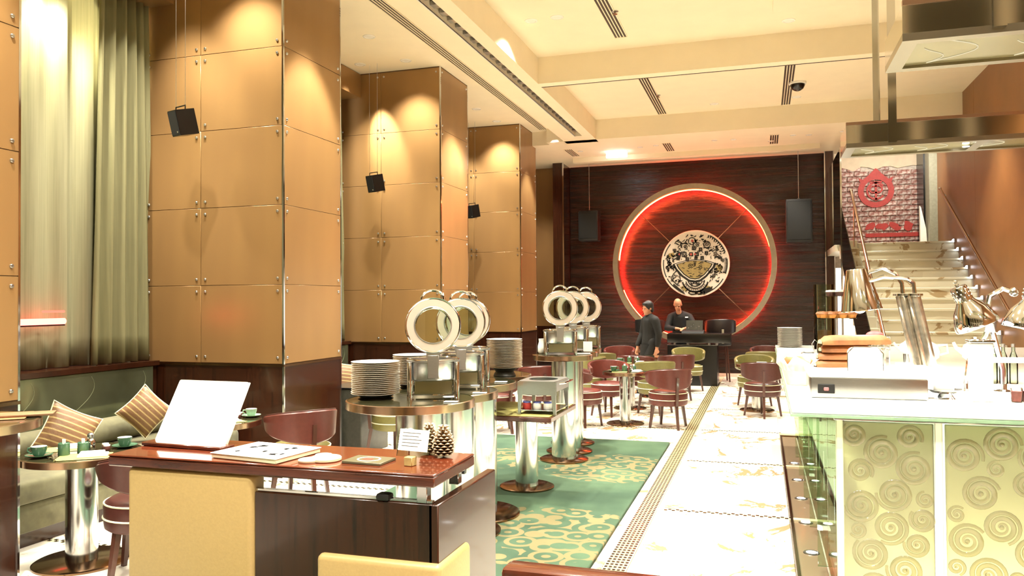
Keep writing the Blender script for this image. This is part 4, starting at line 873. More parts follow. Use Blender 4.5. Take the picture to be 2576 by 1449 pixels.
mat_(-4.03, 3.93, zt, 35, 'olive place mat under the napkin on the banquette table'); mat_(-4.36, 4.10, zt, 35, 'olive place mat under the far napkin on the banquette table', .24, .18)
napkin(-3.99, 3.96, zt+.003, 40, 'folded white napkin on the right of the banquette table'); napkin(-4.34, 4.13, zt+.003, 30, 'folded white napkin behind the green pots on the banquette table', .15, .1)
pot(-4.19, 3.93, zt, 'tall green pot with sugar packets on the banquette table', 'cup', .034, .08); pot(-4.14, 4.03, zt, 'short green pot beside the packet pot on the banquette table', 'cup', .034, .07); shaker(-4.18, 4.13, zt, 'round steel pepper shaker on the banquette table', .11)
jam(-4.12, 4.19, zt, 'first small jam jar on the banquette table'); jam(-4.07, 4.15, zt, 'second small jam jar on the banquette table'); spoon(-4.14, 3.80, zt, 60, 'steel spoon beside the place mat on the banquette table')
cup(-4.07, 5.68, zt, 200, 'pale green cup on a saucer on the table behind the menu board', 'cupp'); mat_(-4.10, 5.38, zt, 60, 'olive mat on the table behind the menu board', .28, .2); napkin(-4.09, 5.38, zt+.003, 60, 'folded white napkin on the table behind the menu board', .2, .14)
pot(-4.23, 5.46, zt, 'pale green packet pot beside the menu board edge', 'cupp', .034, .09); shaker(-4.17, 5.55, zt, 'round steel shaker on the table behind the menu board', .12)
for i, (x, y) in enumerate(((-4.22, 5.66), (-4.18, 5.68), (-4.14, 5.60))): jam(x, y, zt, ['first', 'second', 'third'][i] + ' small jam jar on the table behind the menu board')
for i, (x, y, z) in enumerate(((-1.77, 10.62, .7005), (-1.95, 12.15, .7005))):
    w = ['the small chrome table', 'the table behind the small chrome one'][i]
    cup(x-.14, y-.06, z, 20, 'green cup on a saucer on ' + w); mat_(x-.05, y-.13, z, 5, 'olive place mat on ' + w, .2, .12); napkin(x+.17, y-.05, z, 80, 'folded white napkin on the right of ' + w, .15, .11); pot(x-.0, y-.02, z, 'green packet pot in the middle of ' + w, 'cup', .034, .08); pot(x+.1, y+.12, z, 'second green pot on ' + w); shaker(x+.08, y+.04, z, 'steel shaker on ' + w)
napkin(-.02, 12.45, .69, 10, 'folded white napkin on the table near the counter end')
# ================================================================== HOST DESK
DX0, DX1, DY0, DY1, DZ = -2.29, -1.0, 2.34, 2.71, 1.10
dk2 = thing('host_desk', 'host desk with glossy brown wood top, yellow leather side and dark wood front', 'desk', (-1.62, 2.5, 0))
def L_(x0, x1, y0, y1, z0, z1): return (x0+1.62, x1+1.62, y0-2.5, y1-2.5, z0, z1)
tp = obj('desk_top', MB().rbox(*L_(DX0, DX1, DY0, DY1, DZ-.008, DZ), .003, 1), 'wood_h', dk2); obj('edge_band', MB().rbox(*L_(DX0, DX1, DY0, DY1, DZ-.042, DZ-.008), .004, 1), 'wood_edge', tp)
obj('leather_block', MB().rbox(*L_(-2.21, -1.68, DY0+.005, DY0+.09, .016, DZ-.043), .02, 3), 'cream', dk2)
obj('front_panel', MB().rbox(*L_(-1.678, -1.015, DY0+.02, DY0+.06, .02, 1.0), .003, 1), 'wood', dk2)
obj('side_panel', MB().rbox(*L_(-1.03, -.995, DY0+.02, 2.93, .016, 1.0), .004, 1), 'wood', dk2)
obj('frame_rail', MB().box(*L_(-1.68, -1.02, DY0+.03, DY0+.05, 1.0, 1.008)), 'chrome', dk2); obj('frame_rail', MB().box(*L_(-1.05, -1.03, DY0+.05, 2.7, 1.046, 1.058)), 'chrome', dk2); obj('frame_rail', MB().box(*L_(-1.68, -1.02, 2.66, 2.68, 1.035, 1.057)), 'chrome', dk2)
for x, y in ((-1.055, DY0+.045), (-1.055, 2.66), (-1.64, 2.66)): obj('spacer_post', MB().rbox(*L_(x-.018, x+.018, y-.018, y+.018, 1.0, 1.058), .002, 1), 'chrome', dk2)
obj('leather_band', MB().rbox(*L_(-1.425, -.98, DY0-.005, 2.62, .3, .815), .02, 3), 'cream', dk2)
obj('inner_shelf', MB().box(*L_(-1.67, -1.04, DY0+.07, 2.90, .55, .57)), 'wood', dk2)
o = obj('remote_mouse', MB().rbox(-.025, .025, -.022, .022, 0, .024, .01, 2), 'blackm', None, (-1.19, 2.374, 1.0005)); tag(o, 'small black object on the ledge in the slot of the host desk', 'mouse')
# menu board
t = thing('menu_board', 'big blank white menu board leaning on a dark wooden ledge on the host desk', 'menu', (-2.105, 2.55, DZ), R(-3))
obj('ledge', MB().rbox(-.19, .19, -.05, .03, 0, .016, .004, 1), 'wood_edge', t)
T = Matrix.Translation((0, .005, .012)) @ Matrix.Rotation(R(-31), 4, 'X')
obj('page', MB().rbox(-.172, .168, -.004, .002, 0, .262, .006, 2, T), 'paper', t); obj('back_board', MB().rbox(-.174, .170, .003, .009, 0, .264, .003, 1, T), 'piping', t)
obj('prop', MB().box(-.02, .02, .11, .12, 0, .14, Matrix.Rotation(R(6), 4, 'X')), 'wood_edge', t)
# magazine
t = thing('magazine', 'thick white magazine with small dark sketches lying on the host desk', 'magazine', (-1.70, 2.475, DZ), 0)
q = [(-.15, -.10), (.10, -.155), (.155, .115), (-.16, .155)]
q = [(-.135, -.085), (.115, -.155), (.155, .13), (-.175, .155)]
pp = [(-.135+.0, -.09), (.12, -.15), (.16, .125), (-.17, .15)]
mg = obj('pages', MB().rbox(-.16, .135, -.115, .12, .001, .017, .002, 1, Matrix.Rotation(R(-8), 4, 'Z')), 'piping', t); obj('cover', MB().rbox(-.163, .138, -.118, .122, .017, .0195, .0008, 1, Matrix.Rotation(R(-8), 4, 'Z')), 'paper', t)
skb = plain('sketch_brown', '#17110d', .6, 0, .2, 30)
rn = random.Random(5)
for i, (x, y, s) in enumerate(((-.07, .06, .05), (-.09, .03, .05), (-.10, -.05, .025), (.06, -.07, .05), (.0, -.03, .02), (.07, .05, .04), (.05, .03, .03), (.09, -.06, .02))):
    m = MB()
    for k in range(4):
        a = rn.uniform(-.5, .6); L = s*rn.uniform(.5, 1); m.prism([(x-L/2*cos(a), y-L/2*sin(a)+.004*k), (x, y-.007+.004*k), (x+L/2*cos(a), y+L/2*sin(a)+.004*k), (x, y+.009+.004*k)], .0194, .0204)
    obj('sketch', m, skb, t); t.children[-1]['kind'] = 'stuff'
# coasters, brochures, card holder, cones
t = thing('coaster', 'round pale coaster with a white candle lid beside the magazine', 'coaster', (-1.455, 2.455, DZ)); obj('base', MB().lathe([(.05, 0), (.053, .003), (.053, .010), (.05, .013), (.0001, .013)], 32), plain('pale_cork', '#e3cfae', .6, 0, .08, 40), t); obj('candle_lid', MB().lathe([(.03, .013), (.031, .016), (.028, .02), (.0001, .021)], 28), 'paper', t, (-.012, .004, 0))
t = thing('coaster', 'half hidden pale coaster under the magazine corner', 'coaster', (-1.50, 2.42, DZ)); obj('base', MB().lathe([(.036, 0), (.038, .003), (.038, .008), (.0001, .009)], 28), 'piping', t); obj('rim', MB().torus((0, 0, .008), .035, .002, 28, 5), 'piping', t)
t = thing('brochure', 'small square olive booklet with a white ring and red mark on the host desk', 'booklet', (-1.30, 2.475, DZ), R(-3)); obj('cover', MB().rbox(-.075, .075, -.055, .055, 0, .009, .0015, 1), plain('olive_booklet', '#5e5a44', .3, 0, .1, 20), t); e = MB(); flatring(e, .0, .0, .036, .042, .0091, .0094, 30, sy=.9); obj('ring_mark', e, 'paper', t); obj('red_mark', MB().prism([(-.02, -.012), (.016, -.01), (.012, .012), (-.015, .009)], .0091, .0095), 'red', t)
t = thing('card_holder', 'clear acrylic card holder with a white lettered card in a wooden block', 'card holder', (-1.135, 2.455, DZ), R(-8))
obj('block', MB().rbox(-.016, .016, -.016, .016, 0, .03, .002, 1), plain('pale_wood_block', '#b09a63', .5, 0, .2, 30), t); T = Matrix.Translation((0, .01, .026)) @ Matrix.Rotation(R(-14), 4, 'X')
obj('acrylic', MB().box(-.062, .062, -.001, .0035, 0, .095, T), 'glass', t); obj('card', MB().box(-.058, .058, -.0035, -.0015, .02, .092, T), 'paper', t)
for i in range(5): obj('text_line', MB().box(-.045, .02+.006*(i % 3), -.0041, -.0036, .035+.011*i, .0365+.011*i, T), plain('grey_ink', '#2f2d2a', .6, 0, 0) if i == 0 else t.children[-1].data.materials[0], t)
def cone(x, y, h, r, label, rx=0):
    t = thing('pine_cone', label, 'pine cone', (x, y, DZ)); t.rotation_euler = (R(rx), 0, x*20)
    obj('core', MB().lathe([(.0001, .0), (r*.4, h*.05), (r*.55, h*.3), (r*.4, h*.7), (.0001, h*.97)], 12), plain('cone_core', '#3a2a1c', .8) if 'cone' not in MT else MT['cone'], t); MT.setdefault('cone', t.children[-1].data.materials[0])
    m = MB(); N = 11
    for i in range(N):
        z = h*(.06+.86*i/(N-1)); rr = r*(.62+.42*sin(pi*min(1, .18+i/(N-1)*.86)))*(1-.35*(i/(N-1))**2); k = 9 if i < N-3 else 6
        for j in range(k):
            a = 2*pi*(j+.5*(i % 2))/k; c_, s_ = cos(a), sin(a); up = .004+.012*i/(N-1); w = rr*.34
            b = Vector((c_*rr*.3, s_*rr*.3, z-.002)); e = Vector((c_*rr, s_*rr, z+up)); p = Vector((-s_, c_, 0))*w
            m.add([tuple(b-p*.5), tuple(e*1-p), tuple(e+Vector((c_, s_, .2))*w*.5), tuple(e+p), tuple(b+p*.5), tuple(b+Vector((0, 0, .005))), tuple(e+Vector((0, 0, .006)))], [(0, 1, 2, 3, 4), (0, 5, 6, 1), (5, 4, 3, 6), (1, 6, 2), (6, 3, 2)], False)
    s_ = obj('scale_whorls', m, plain('cone_scales', '#8a6f4e', .6, 0, .35, 120) if 'cones' not in MT else MT['cones'], t); MT.setdefault('cones', s_.data.materials[0]); s_['kind'] = 'stuff'
    m = MB()
    for i in range(N):
        z = h*(.06+.86*i/(N-1)); rr = r*(.62+.42*sin(pi*min(1, .18+i/(N-1)*.86)))*(1-.35*(i/(N-1))**2); k = 9 if i < N-3 else 6
        for j in range(k):
            a = 2*pi*(j+.5*(i % 2))/k; m.ball((cos(a)*rr*1.03, sin(a)*rr*1.03, z+.006+.012*i/(N-1)), .0035, 6, (1.4, 1.4, .7))
    o_ = obj('frosted_tips', m, 'piping', t); o_['kind'] = 'stuff'
cone(-1.085, 2.625, .10, .036, 'upright pine cone with frosted tips at the desk corner'); cone(-1.155, 2.66, .098, .034, 'pine cone with frosted tips behind the card'); 
t = thing('cotton_flower', 'small white cotton boll behind the white card on the desk', 'flower', (-1.235, 2.66, DZ)); obj('stem', MB().rod((0, 0, 0), (0, 0, .065), .003, 6), 'leg', t)
for i in range(4): obj('boll', MB().ball((.012*cos(i*1.57), .012*sin(i*1.57), .075), .013, 10), 'linen', t)
# foreground bench back, lower right
t = thing('bench', 'dark wooden bench back with red leather inset at the bottom picture edge', 'bench', (-.22, 1.93, 0), R(-1.5))
obj('frame', MB().rbox(-.41, 1.2, -.05, .03, .90, .985, .012, 2), 'wood_edge', t); obj('back_pad', MB().rbox(-.38, 1.18, -.075, .0, .45, .962, .015, 2), 'maroon', t); obj('post', MB().box(-.41, -.36, -.04, .03, 0, .9), 'wood_edge', t); obj('post', MB().box(1.15, 1.2, -.04, .03, 0, .9), 'wood_edge', t); obj('seat', MB().rbox(-.4, 1.19, -.5, -.06, .38, .46, .02, 2), 'maroon', t)
# tall round table at the left edge
t = round_table('tall bronze-edged round table cut by the left picture edge', -3.67, 2.77, .40, 1.10, .1, .3)
o = card('place_mat', 'brown patterned mat on the tall table at the left edge', 'mat', -3.62, 2.92, 1.1005, .4, .28, 40, 'bread', .004)
o = obj('folded_cloth', MB().rbox(-.12, .12, -.06, .06, 0, .012, .004, 2), 'stripe', None, (-3.45, 3.02, 1.1048), (0, 0, R(40))); tag(o, 'striped folded cloth at the rim of the tall table at the left edge', 'cloth')

# ================================================================== GLASS COUNTER
CX0, CX1, CY0, CY1 = .13, 2.75, 4.18, 9.7
ct = thing('glass_counter', 'long lit glass buffet counter with swirled glass front panels', 'counter', (0, 0, 0))
MT['topglow'] = plain('white_stone_top', '#f2f1e6', .12, 0, .03, 6)
sl_ = obj('top_slab', MB().rbox(CX0, CX1, CY0, CY1, 1.085, 1.12, .006, 2), 'topglow', ct); obj('glass_edge', MB().rbox(CX0-.006, CX1, CY0-.006, CY1+.006, 1.07, 1.085, .002, 1), plain('green_glass_edge', '#8fb094', .1, 0, .1), sl_)
obj('core', MB().box(.66, 2.6, 4.62, 9.5, 0, 1.06), 'white', ct); obj('plinth', MB().box(.40, 2.6, 4.34, 9.6, 0, .05), 'chrome', ct)
m = M('frosted_swirl_glass'); n_ = m.n; n_.remove(m.b); d1 = m.node('ShaderNodeBsdfTranslucent'); d1.inputs[0].default_value = lin('#d9d6bc'); d2 = m.node('ShaderNodeBsdfDiffuse'); d2.inputs[0].default_value = lin('#a8a488'); tr_ = m.node('ShaderNodeBsdfTransparent'); tr_.inputs[0].default_value = lin('#d6d8b0'); gl = m.node('ShaderNodeBsdfGlossy'); gl.inputs['Roughness'].default_value = .12
a_ = m.node('ShaderNodeMixShader'); a_.inputs[0].default_value = .4; m.link(d1.outputs[0], a_.inputs[1]); m.link(d2.outputs[0], a_.inputs[2]); b_ = m.node('ShaderNodeMixShader'); b_.inputs[0].default_value = .25; m.link(a_.outputs[0], b_.inputs[1]); m.link(tr_.outputs[0], b_.inputs[2]); fr = m.node('ShaderNodeFresnel'); fr.inputs[0].default_value = 1.6; c_ = m.node('ShaderNodeMixShader'); m.link(fr.outputs[0], c_.inputs[0]); m.link(b_.outputs[0], c_.inputs[1]); m.link(gl.outputs[0], c_.inputs[2]); m.link(c_.outputs[0], n_['Material Output'].inputs[0]); MT['swirl'] = m.m
m = M('swirl_relief'); n_ = m.n; n_.remove(m.b); d2 = m.node('ShaderNodeBsdfDiffuse'); d2.inputs[0].default_value = lin('#d6d2ae'); tr_ = m.node('ShaderNodeBsdfTransparent'); tr_.inputs[0].default_value = lin('#e4e2c8'); gl = m.node('ShaderNodeBsdfGlossy'); gl.inputs['Roughness'].default_value = .1
a_ = m.node('ShaderNodeMixShader'); a_.inputs[0].default_value = .72; m.link(d2.outputs[0], a_.inputs[1]); m.link(tr_.outputs[0], a_.inputs[2]); fr = m.node('ShaderNodeFresnel'); fr.inputs[0].default_value = 1.6; c_ = m.node('ShaderNodeMixShader'); m.link(fr.outputs[0], c_.inputs[0]); m.link(a_.outputs[0], c_.inputs[1]); m.link(gl.outputs[0], c_.inputs[2]); m.link(c_.outputs[0], n_['Material Output'].inputs[0]); MT['relief'] = m.m
def spiral_me(r, turns):
    pts = []; rad = []; N = int(22*turns)
    for i in range(N+1):
        f = i/N; rr = r*(1-.88*f); a = turns*2*pi*f; pts.append((rr*cos(a), 0, rr*sin(a))); rad.append((.0075+.008*sin(pi*min(1, f*1.2+.05)))*min(1, r/.055)*.8)
    me = MB().tube(pts, .01, 6, False, rad).ball((0, 0, 0), r*.14, 8).xf(Matrix.Diagonal((1, .4, 1, 1))).mesh('swirl'); me.materials.append(MT['relief']); return me
SW = [spiral_me(.082, 2.7), spiral_me(.058, 2.2), spiral_me(.04, 1.8)]
def swirl_panel(x0, x1, z0, z1, seed):
    p = obj('glass_panel', MB().rbox(x0, x1, 4.295, 4.310, z0, z1, .003, 1), 'swirl', ct); rn = random.Random(seed); pl = []
    for big, rr in ((0, .082), (1, .058), (2, .04)):
        for _ in range(420):
            x, z = rn.uniform(x0+rr*.9, x1-rr*.9), rn.uniform(z0+rr, z1-rr)
            if all((x-a)**2+(z-b)**2 > (rr+c)**2*.92 for a, b, c in pl):
                pl.append((x, z, rr)); obj('swirl', SW[big], 'relief', p, (x, 4.294, z), (0, rn.uniform(0, 6.28), 0))
swirl_panel(.37, .78, .06, 1.04, 4); swirl_panel(.83, 1.60, .06, 1.04, 9); swirl_panel(1.65, 2.55, .06, 1.04, 12)
for x in (.352, .795, 1.62): obj('frame_post', MB().rbox(x-.012, x+.022, 4.285, 4.325, .04, 1.06, .004, 1), plain('frosted_edge', '#e6ecd2', .2, 0, .05) if x == .352 else ct.children[-1].data.materials[0], ct)
obj('top_rail', MB().rbox(.33, 2.6, 4.28, 4.30, 1.045, 1.055, .003, 1), 'chrome', ct); obj('lower_rail', MB().rbox(.33, 2.6, 4.28, 4.30, .10, .108, .003, 1), 'chrome', ct)
y = 4.32; i = 0
while y < 9.5:
    obj('side_pane', MB().box(.362, .374, y, min(y+.86, 9.6), .03, 1.068), 'gglass', ct)
    obj('glass_fin', MB().box(.30, .362, y-.005, y+.005, .03, 1.068), 'gglass', ct)
    obj('clamp', MB().box(.35, .38, y-.02, y+.02, 1.02, 1.06), 'chrome', ct); y += .87; i += 1
area(1.4, 4.47, .07, 2.2, .12, 45, (1, .95, .78), (pi, 0, 0)); area(.5, 7.0, .07, .12, 5, 35, (1, .97, .9), (pi, 0, 0))
# ---------------------------------------------------------------- things on the counter
ZC_ = 1.1205
# bread basket with napkin
t = thing('bread_basket', 'white napkin-lined bread basket at the counter corner', 'basket', (.225, 5.26, ZC_)); obj('basket', MB().lathe([(.085, 0), (.09, .005), (.125, .13), (.118, .13), (.08, .012), (.0001, .01)], 24), 'linen', t)
m = MB(); N = 20
for k in range(N):
    a0, a1 = 2*pi*k/N, 2*pi*(k+1)/N; h0 = .16+.035*sin(k*2.3); h1 = .16+.035*sin((k+1)*2.3) if k < N-1 else .16+.035*sin(0)
    m.add([(.115*cos(a0), .115*sin(a0), .09), (.115*cos(a1), .115*sin(a1), .09), (.15*cos(a1), .15*sin(a1), h1), (.15*cos(a0), .15*sin(a0), h0)], [(0, 1, 2, 3)], True)
o = obj('napkin_lining', m, 'linen', t); md = o.modifiers.new('thick', 'SOLIDIFY'); md.thickness = .004
for i, (x, y, z, r) in enumerate(((.0, -.05, .15, .052), (.055, .035, .15, .05), (-.055, .035, .14, .05))):
    t = thing('bread_roll', ['round bread roll nearest in the napkin basket', 'bread roll at the back right in the napkin basket', 'bread roll at the back left in the napkin basket'][i], 'bread', (.225+x, 5.26+y, ZC_+z), 0, 'bread rolls in the basket'); obj('crust', MB().ball((0, 0, 0), r, 16, (1, 1, .75)), 'bread', t); obj('flour', MB().ball((0, 0, .012), r*.78, 14, (1, 1, .75)), 'breadin', t)
# carving station box with switch
t = thing('carving_station', 'lit steel carving station box with a dark switch plate on the counter', 'carving station', (.51, 4.75, ZC_)); obj('body', MB().rbox(-.27, .30, -.18, .30, .0, .11, .008, 2), 'steel', t); obj('deck', MB().rbox(-.28, .31, -.19, .31, .11, .135, .006, 2), 'paper', t); s_ = obj('switch_plate', MB().rbox(-.235, -.15, -.188, -.18, .025, .075, .003, 1), 'blackm', t); obj('switch', MB().rbox(-.205, -.18, -.193, -.187, .040, .058, .003, 1), 'pink', s_)
obj('foot_strip', MB().box(-.25, .25, -.17, .25, -.0, .006), 'blackm', t)
zd = ZC_+.1355
def loaf(label, x, y, z, rz, L, w, h):
    t = thing('bread_loaf', label, 'bread', (x, y, z), R(rz), 'cut loaves on the carving board'); m = MB(); vs = []; K = 12; prof = [(cos(pi*j/10)*w/2*(1.0 if j not in (0, 10) else .92), .0+h*(.25+.75*sin(pi*j/10)) if 0 < j < 10 else 0) for j in range(11)]
    for i in range(K+1):
        f = i/K; s = min(1, .5+.5*sin(pi*min(f*4, .5))) if f < .15 else (min(1, .6+.4*sin(pi*min((1-f)*4, .5))) if f > .85 else 1); vs += [(-L/2+L*f, px*s, pz*s) for px, pz in prof]
    k = 11; fs = [(i*k+j, i*k+(j+1) % k, (i+1)*k+(j+1) % k, (i+1)*k+j) for i in range(K) for j in range(k)]; m.add(vs, fs, True); m.add(vs[-k:], [tuple(range(k))]); c = obj('crust', m, 'bread', t)
    obj('cut_face', MB().add([(-L/2-.002, px*.46, .006+pz*.46) for px, pz in prof], [tuple(range(k))]), 'breadin', t)
loaf('cut bread loaf lowest in the stack under the heat lamp', .43, 4.98, zd, 15, .30, .12, .045); loaf('cut bread loaf second from the bottom under the heat lamp', .44, 4.98, zd+.044, 10, .29, .12, .043); loaf('cut bread loaf third from the bottom under the heat lamp', .45, 4.98, zd+.086, 14, .28, .12, .045); loaf('long seeded loaf on top of the stack under the heat lamp', .50, 4.98, zd+.130, 20, .40, .13, .055)
# white folded card / napkin arch
t = thing('napkin_stand', 'white arched napkin stand in front of the bread loaves', 'napkin', (.52, 4.70, zd)); m = MB().prism([(-.085, 0), (.085, 0), (.085, .10)]+[(.085-.03+.03*cos(R(a)), .10+.03*sin(R(a))) for a in range(15, 91, 15)]+[(-.085+.03-.03*sin(R(a)), .10+.03*cos(R(a))) for a in range(0, 91, 15)], 0, .05, Matrix(((1, 0, 0, 0), (0, 0, -1, 0), (0, 1, 0, 0), (0, 0, 0, 1)))); obj('body', m, 'linen', t); obj('wire_frame', MB().tube([(-.088, -.06, 0), (-.088, -.06, .10), (-.058, -.06, .135), (.058, -.06, .135), (.088, -.06, .10), (.088, -.06, 0)], .003, 6), 'chrome', t)
# heat lamp with conical shade on two leaning tubes
t = thing('heat_lamp', 'big conical steel heat lamp on two curved arms over the bread', 'lamp', (.56, 5.25, 0))
obj('base_block', MB().rbox(.20, .42, -.182, .06, ZC_, 1.262, .008, 2), 'paper', t)
T = Matrix.Translation((0, 0, 1.70)) @ Matrix.Rotation(R(-6), 4, 'Y')
sh = obj('shade', MB().lathe([(.115, -.125), (.118, -.12), (.062, .125), (.058, .13), (.0001, .132)], 36, cap=False).xf(T), 'chrome', t); obj('shade_lining', MB().lathe([(.112, -.122), (.058, .115), (.0001, .116)], 30, cap=False).xf(T), 'paper', sh); obj('bulb', MB().ball((0, 0, 0), .05, 14, (1, 1, 1.2), Matrix.Translation((0, 0, 1.62))), emitter('heat_bulb', '#fff6e0', 30), sh)
for dx, dy in ((0, 0), (.055, -.05)):
    p = [(.05, dy, 1.81-dx), (.13, dy, 1.835-dx), (.20+dx, dy, 1.80-dx*.6), (.235+dx, dy, 1.74), (.24+dx, dy, 1.68)]
    obj('arm', MB().tube(p, .012, 8), 'chrome', t)
    pst = obj('post', MB().rod((.235+dx, dy, 1.665), (.30+dx, dy-.1, 1.255), .036, 14), plain('foil_tube', '#cfcabb', .2, .9, .3, 30) if dx == 0 else FOIL, t); FOIL = pst.data.materials[0]
    obj('collar', MB().lathe([(.05, 0), (.05, .012), (.0001, .013)], 20).xf(Matrix.Translation((.235+dx, dy, 1.665))), 'chrome', pst)
spot(.56, 5.25, 1.57, 300, 120, .4, .05, (1, .93, .80))
# tiered cake stand with muffins
t = thing('tiered_stand', 'two-tier glass cake stand with muffins and chocolate cakes', 'cake stand', (.60, 7.35, ZC_)); obj('pole', MB().rod((0, 0, 0), (0, 0, .60), .011, 10), 'steel', t); obj('foot', MB().lathe([(.1, 0), (.1, .006), (.015, .015)], 28), 'steel', t)
for z, r in ((.36, .16), (.545, .095)): obj('tier', MB().lathe([(.0001, z), (r, z), (r, z+.006), (.0001, z+.006)], 32), 'glass', t)
k = 0
for ring_n, r in ((10, .128), (4, .06)):
    for i in range(ring_n):
        a = 2*pi*i/ring_n; k += 1
        mf = thing('muffin', ('%s golden muffin counted round the lower tier from its right end' if ring_n == 10 else '%s golden muffin heaped in the middle of the lower tier') % ['first', 'second', 'third', 'fourth', 'fifth', 'sixth', 'seventh', 'eighth', 'ninth', 'tenth'][i], 'muffin', (.60+r*cos(a), 7.35+r*sin(a), ZC_+.367), 0, 'golden muffins on the lower tier'); 
        if k == 1: b_me = MB().lathe([(.026, 0), (.034, .03)], 14).mesh('paper_case'); b_me.materials.append(MT['muffin']); t_me = MB().lathe([(.037, .028), (.040, .036), (.03, .05), (.0001, .056)], 14).mesh('crown'); t_me.materials.append(MT['bread'])
        obj('paper_case', b_me, 'muffin', mf); obj('crown', t_me, 'bread', mf)
for i in range(4):
    a = 2*pi*i/4+.4; mf = thing('chocolate_cake', '%s chocolate cake counted round the upper tier of the cake stand' % ['first', 'second', 'third', 'fourth'][i], 'cake', (.60+.054*cos(a), 7.35+.054*sin(a), ZC_+.552), 0, 'chocolate cakes on the upper tier'); obj('body', MB().lathe([(.028, 0), (.036, .035), (.0001, .036)], 14), 'choc', mf); obj('icing', MB().lathe([(.037, .036), (.035, .05), (.0001, .055)], 14), 'white', mf)
t = thing('glass_jar', 'tall clear glass jar standing behind the cake stand', 'jar', (.53, 7.75, ZC_)); obj('body', MB().lathe([(.09, 0), (.09, .66), (.086, .66), (.086, .01), (.0001, .01)], 28), 'glass', t); obj('filling', MB().lathe([(.08, .02), (.08, .24), (.0001, .25)], 20), 'bread', t)
# plates at the counter end, bowls, baskets
stack(.28, 9.35, ZC_, 17, 'the stack at the far end of the glass counter', .86, .0125)
t = thing('wire_basket', 'steel wire basket with pink fruit behind the heat lamp', 'basket', (.76, 6.3, ZC_+.13)); obj('glass_bowl', MB().lathe([(.04, 0), (.07, .02), (.085, .05)], 24, cap=False), 'glass', t); 
for z in (.05, .09, .125): obj('wire_ring', MB().tube([(-.1, -.07, z), (.1, -.07, z), (.1, .07, z), (-.1, .07, z)], .004, 6, True), 'chrome', t)
for i in range(6): obj('wire', MB().rod((-.1+.04*i, -.07, .03), (-.1+.04*i, -.07, .125), .003, 5), 'chrome', t)
obj('base_rack', MB().box(-.1, .1, -.07, .07, -.13, -.122).box(-.1, -.092, -.07, .07, -.125, .03).box(.092, .1, -.07, .07, -.125, .03), 'chrome', t)
o = obj('fruit', MB().ball((0, 0, 0), .05, 14, (1.2, 1, .6)), 'pink', None, (.77, 6.3, ZC_+.265)); tag(o, 'pink fruit piece heaped in the wire basket', 'fruit')
t = thing('sugar_box', 'pierced steel box of sachets beside the loaves', 'box', (.33, 6.3, ZC_+.1)); obj('box', MB().rbox(-.06, .06, -.05, .05, -.1, .03, .004, 1), 'steel', t); obj('sachet', MB().rbox(-.04, .04, -.02, .02, .03, .055, .008, 2), 'paper', t); obj('sachet', MB().rbox(-.05, .02, .02, .04, .03, .05, .008, 2), 'paper', t)
t = thing('tongs', 'wire tongs standing in the pierced steel box', 'tongs', (.36, 6.26, ZC_+.13)); obj('loop', MB().tube([(0, 0, 0), (-.02, 0, .07), (.0, 0, .10), (.02, 0, .08), (.01, 0, 0)], .003, 6), 'chrome', t); obj('grip', MB().box(-.006, .016, -.004, .004, 0, .03), 'chrome', t)
def jug(x, y, s, label):
    t = thing('teapot', label, 'teapot', (x, y, ZC_+.13)); t.scale = (s, s, s); obj('body', MB().lathe([(.05, 0), (.075, .02), (.082, .06), (.065, .10), (.03, .12)], 26), 'white', t); obj('lid', MB().lathe([(.032, .118), (.02, .132), (.008, .136), (.011, .148), (.0001, .152)], 20), 'white', t); obj('spout', MB().tube([(-.07, 0, .05), (-.11, 0, .08), (-.125, 0, .115)], .012, 8, False, [.018, .012, .009]), 'white', t); obj('handle', MB().tube([(.07, 0, .095), (.12, 0, .10), (.125, 0, .05), (.078, 0, .035)], .008, 6), 'white', t); obj('trivet', MB().lathe([(.06, -.13/s), (.06, -.12/s), (.04, -.11/s), (.04, 0)], 20), 'chrome', t)
jug(1.0, 5.7, 1.0, 'round white teapot left of the pair behind the tilted lamp'); jug(1.29, 5.74, 1.0, 'round white teapot right of the pair behind the tilted lamp'); jug(.99, 6.35, .7, 'small white teapot beside the leaning lamp tubes')
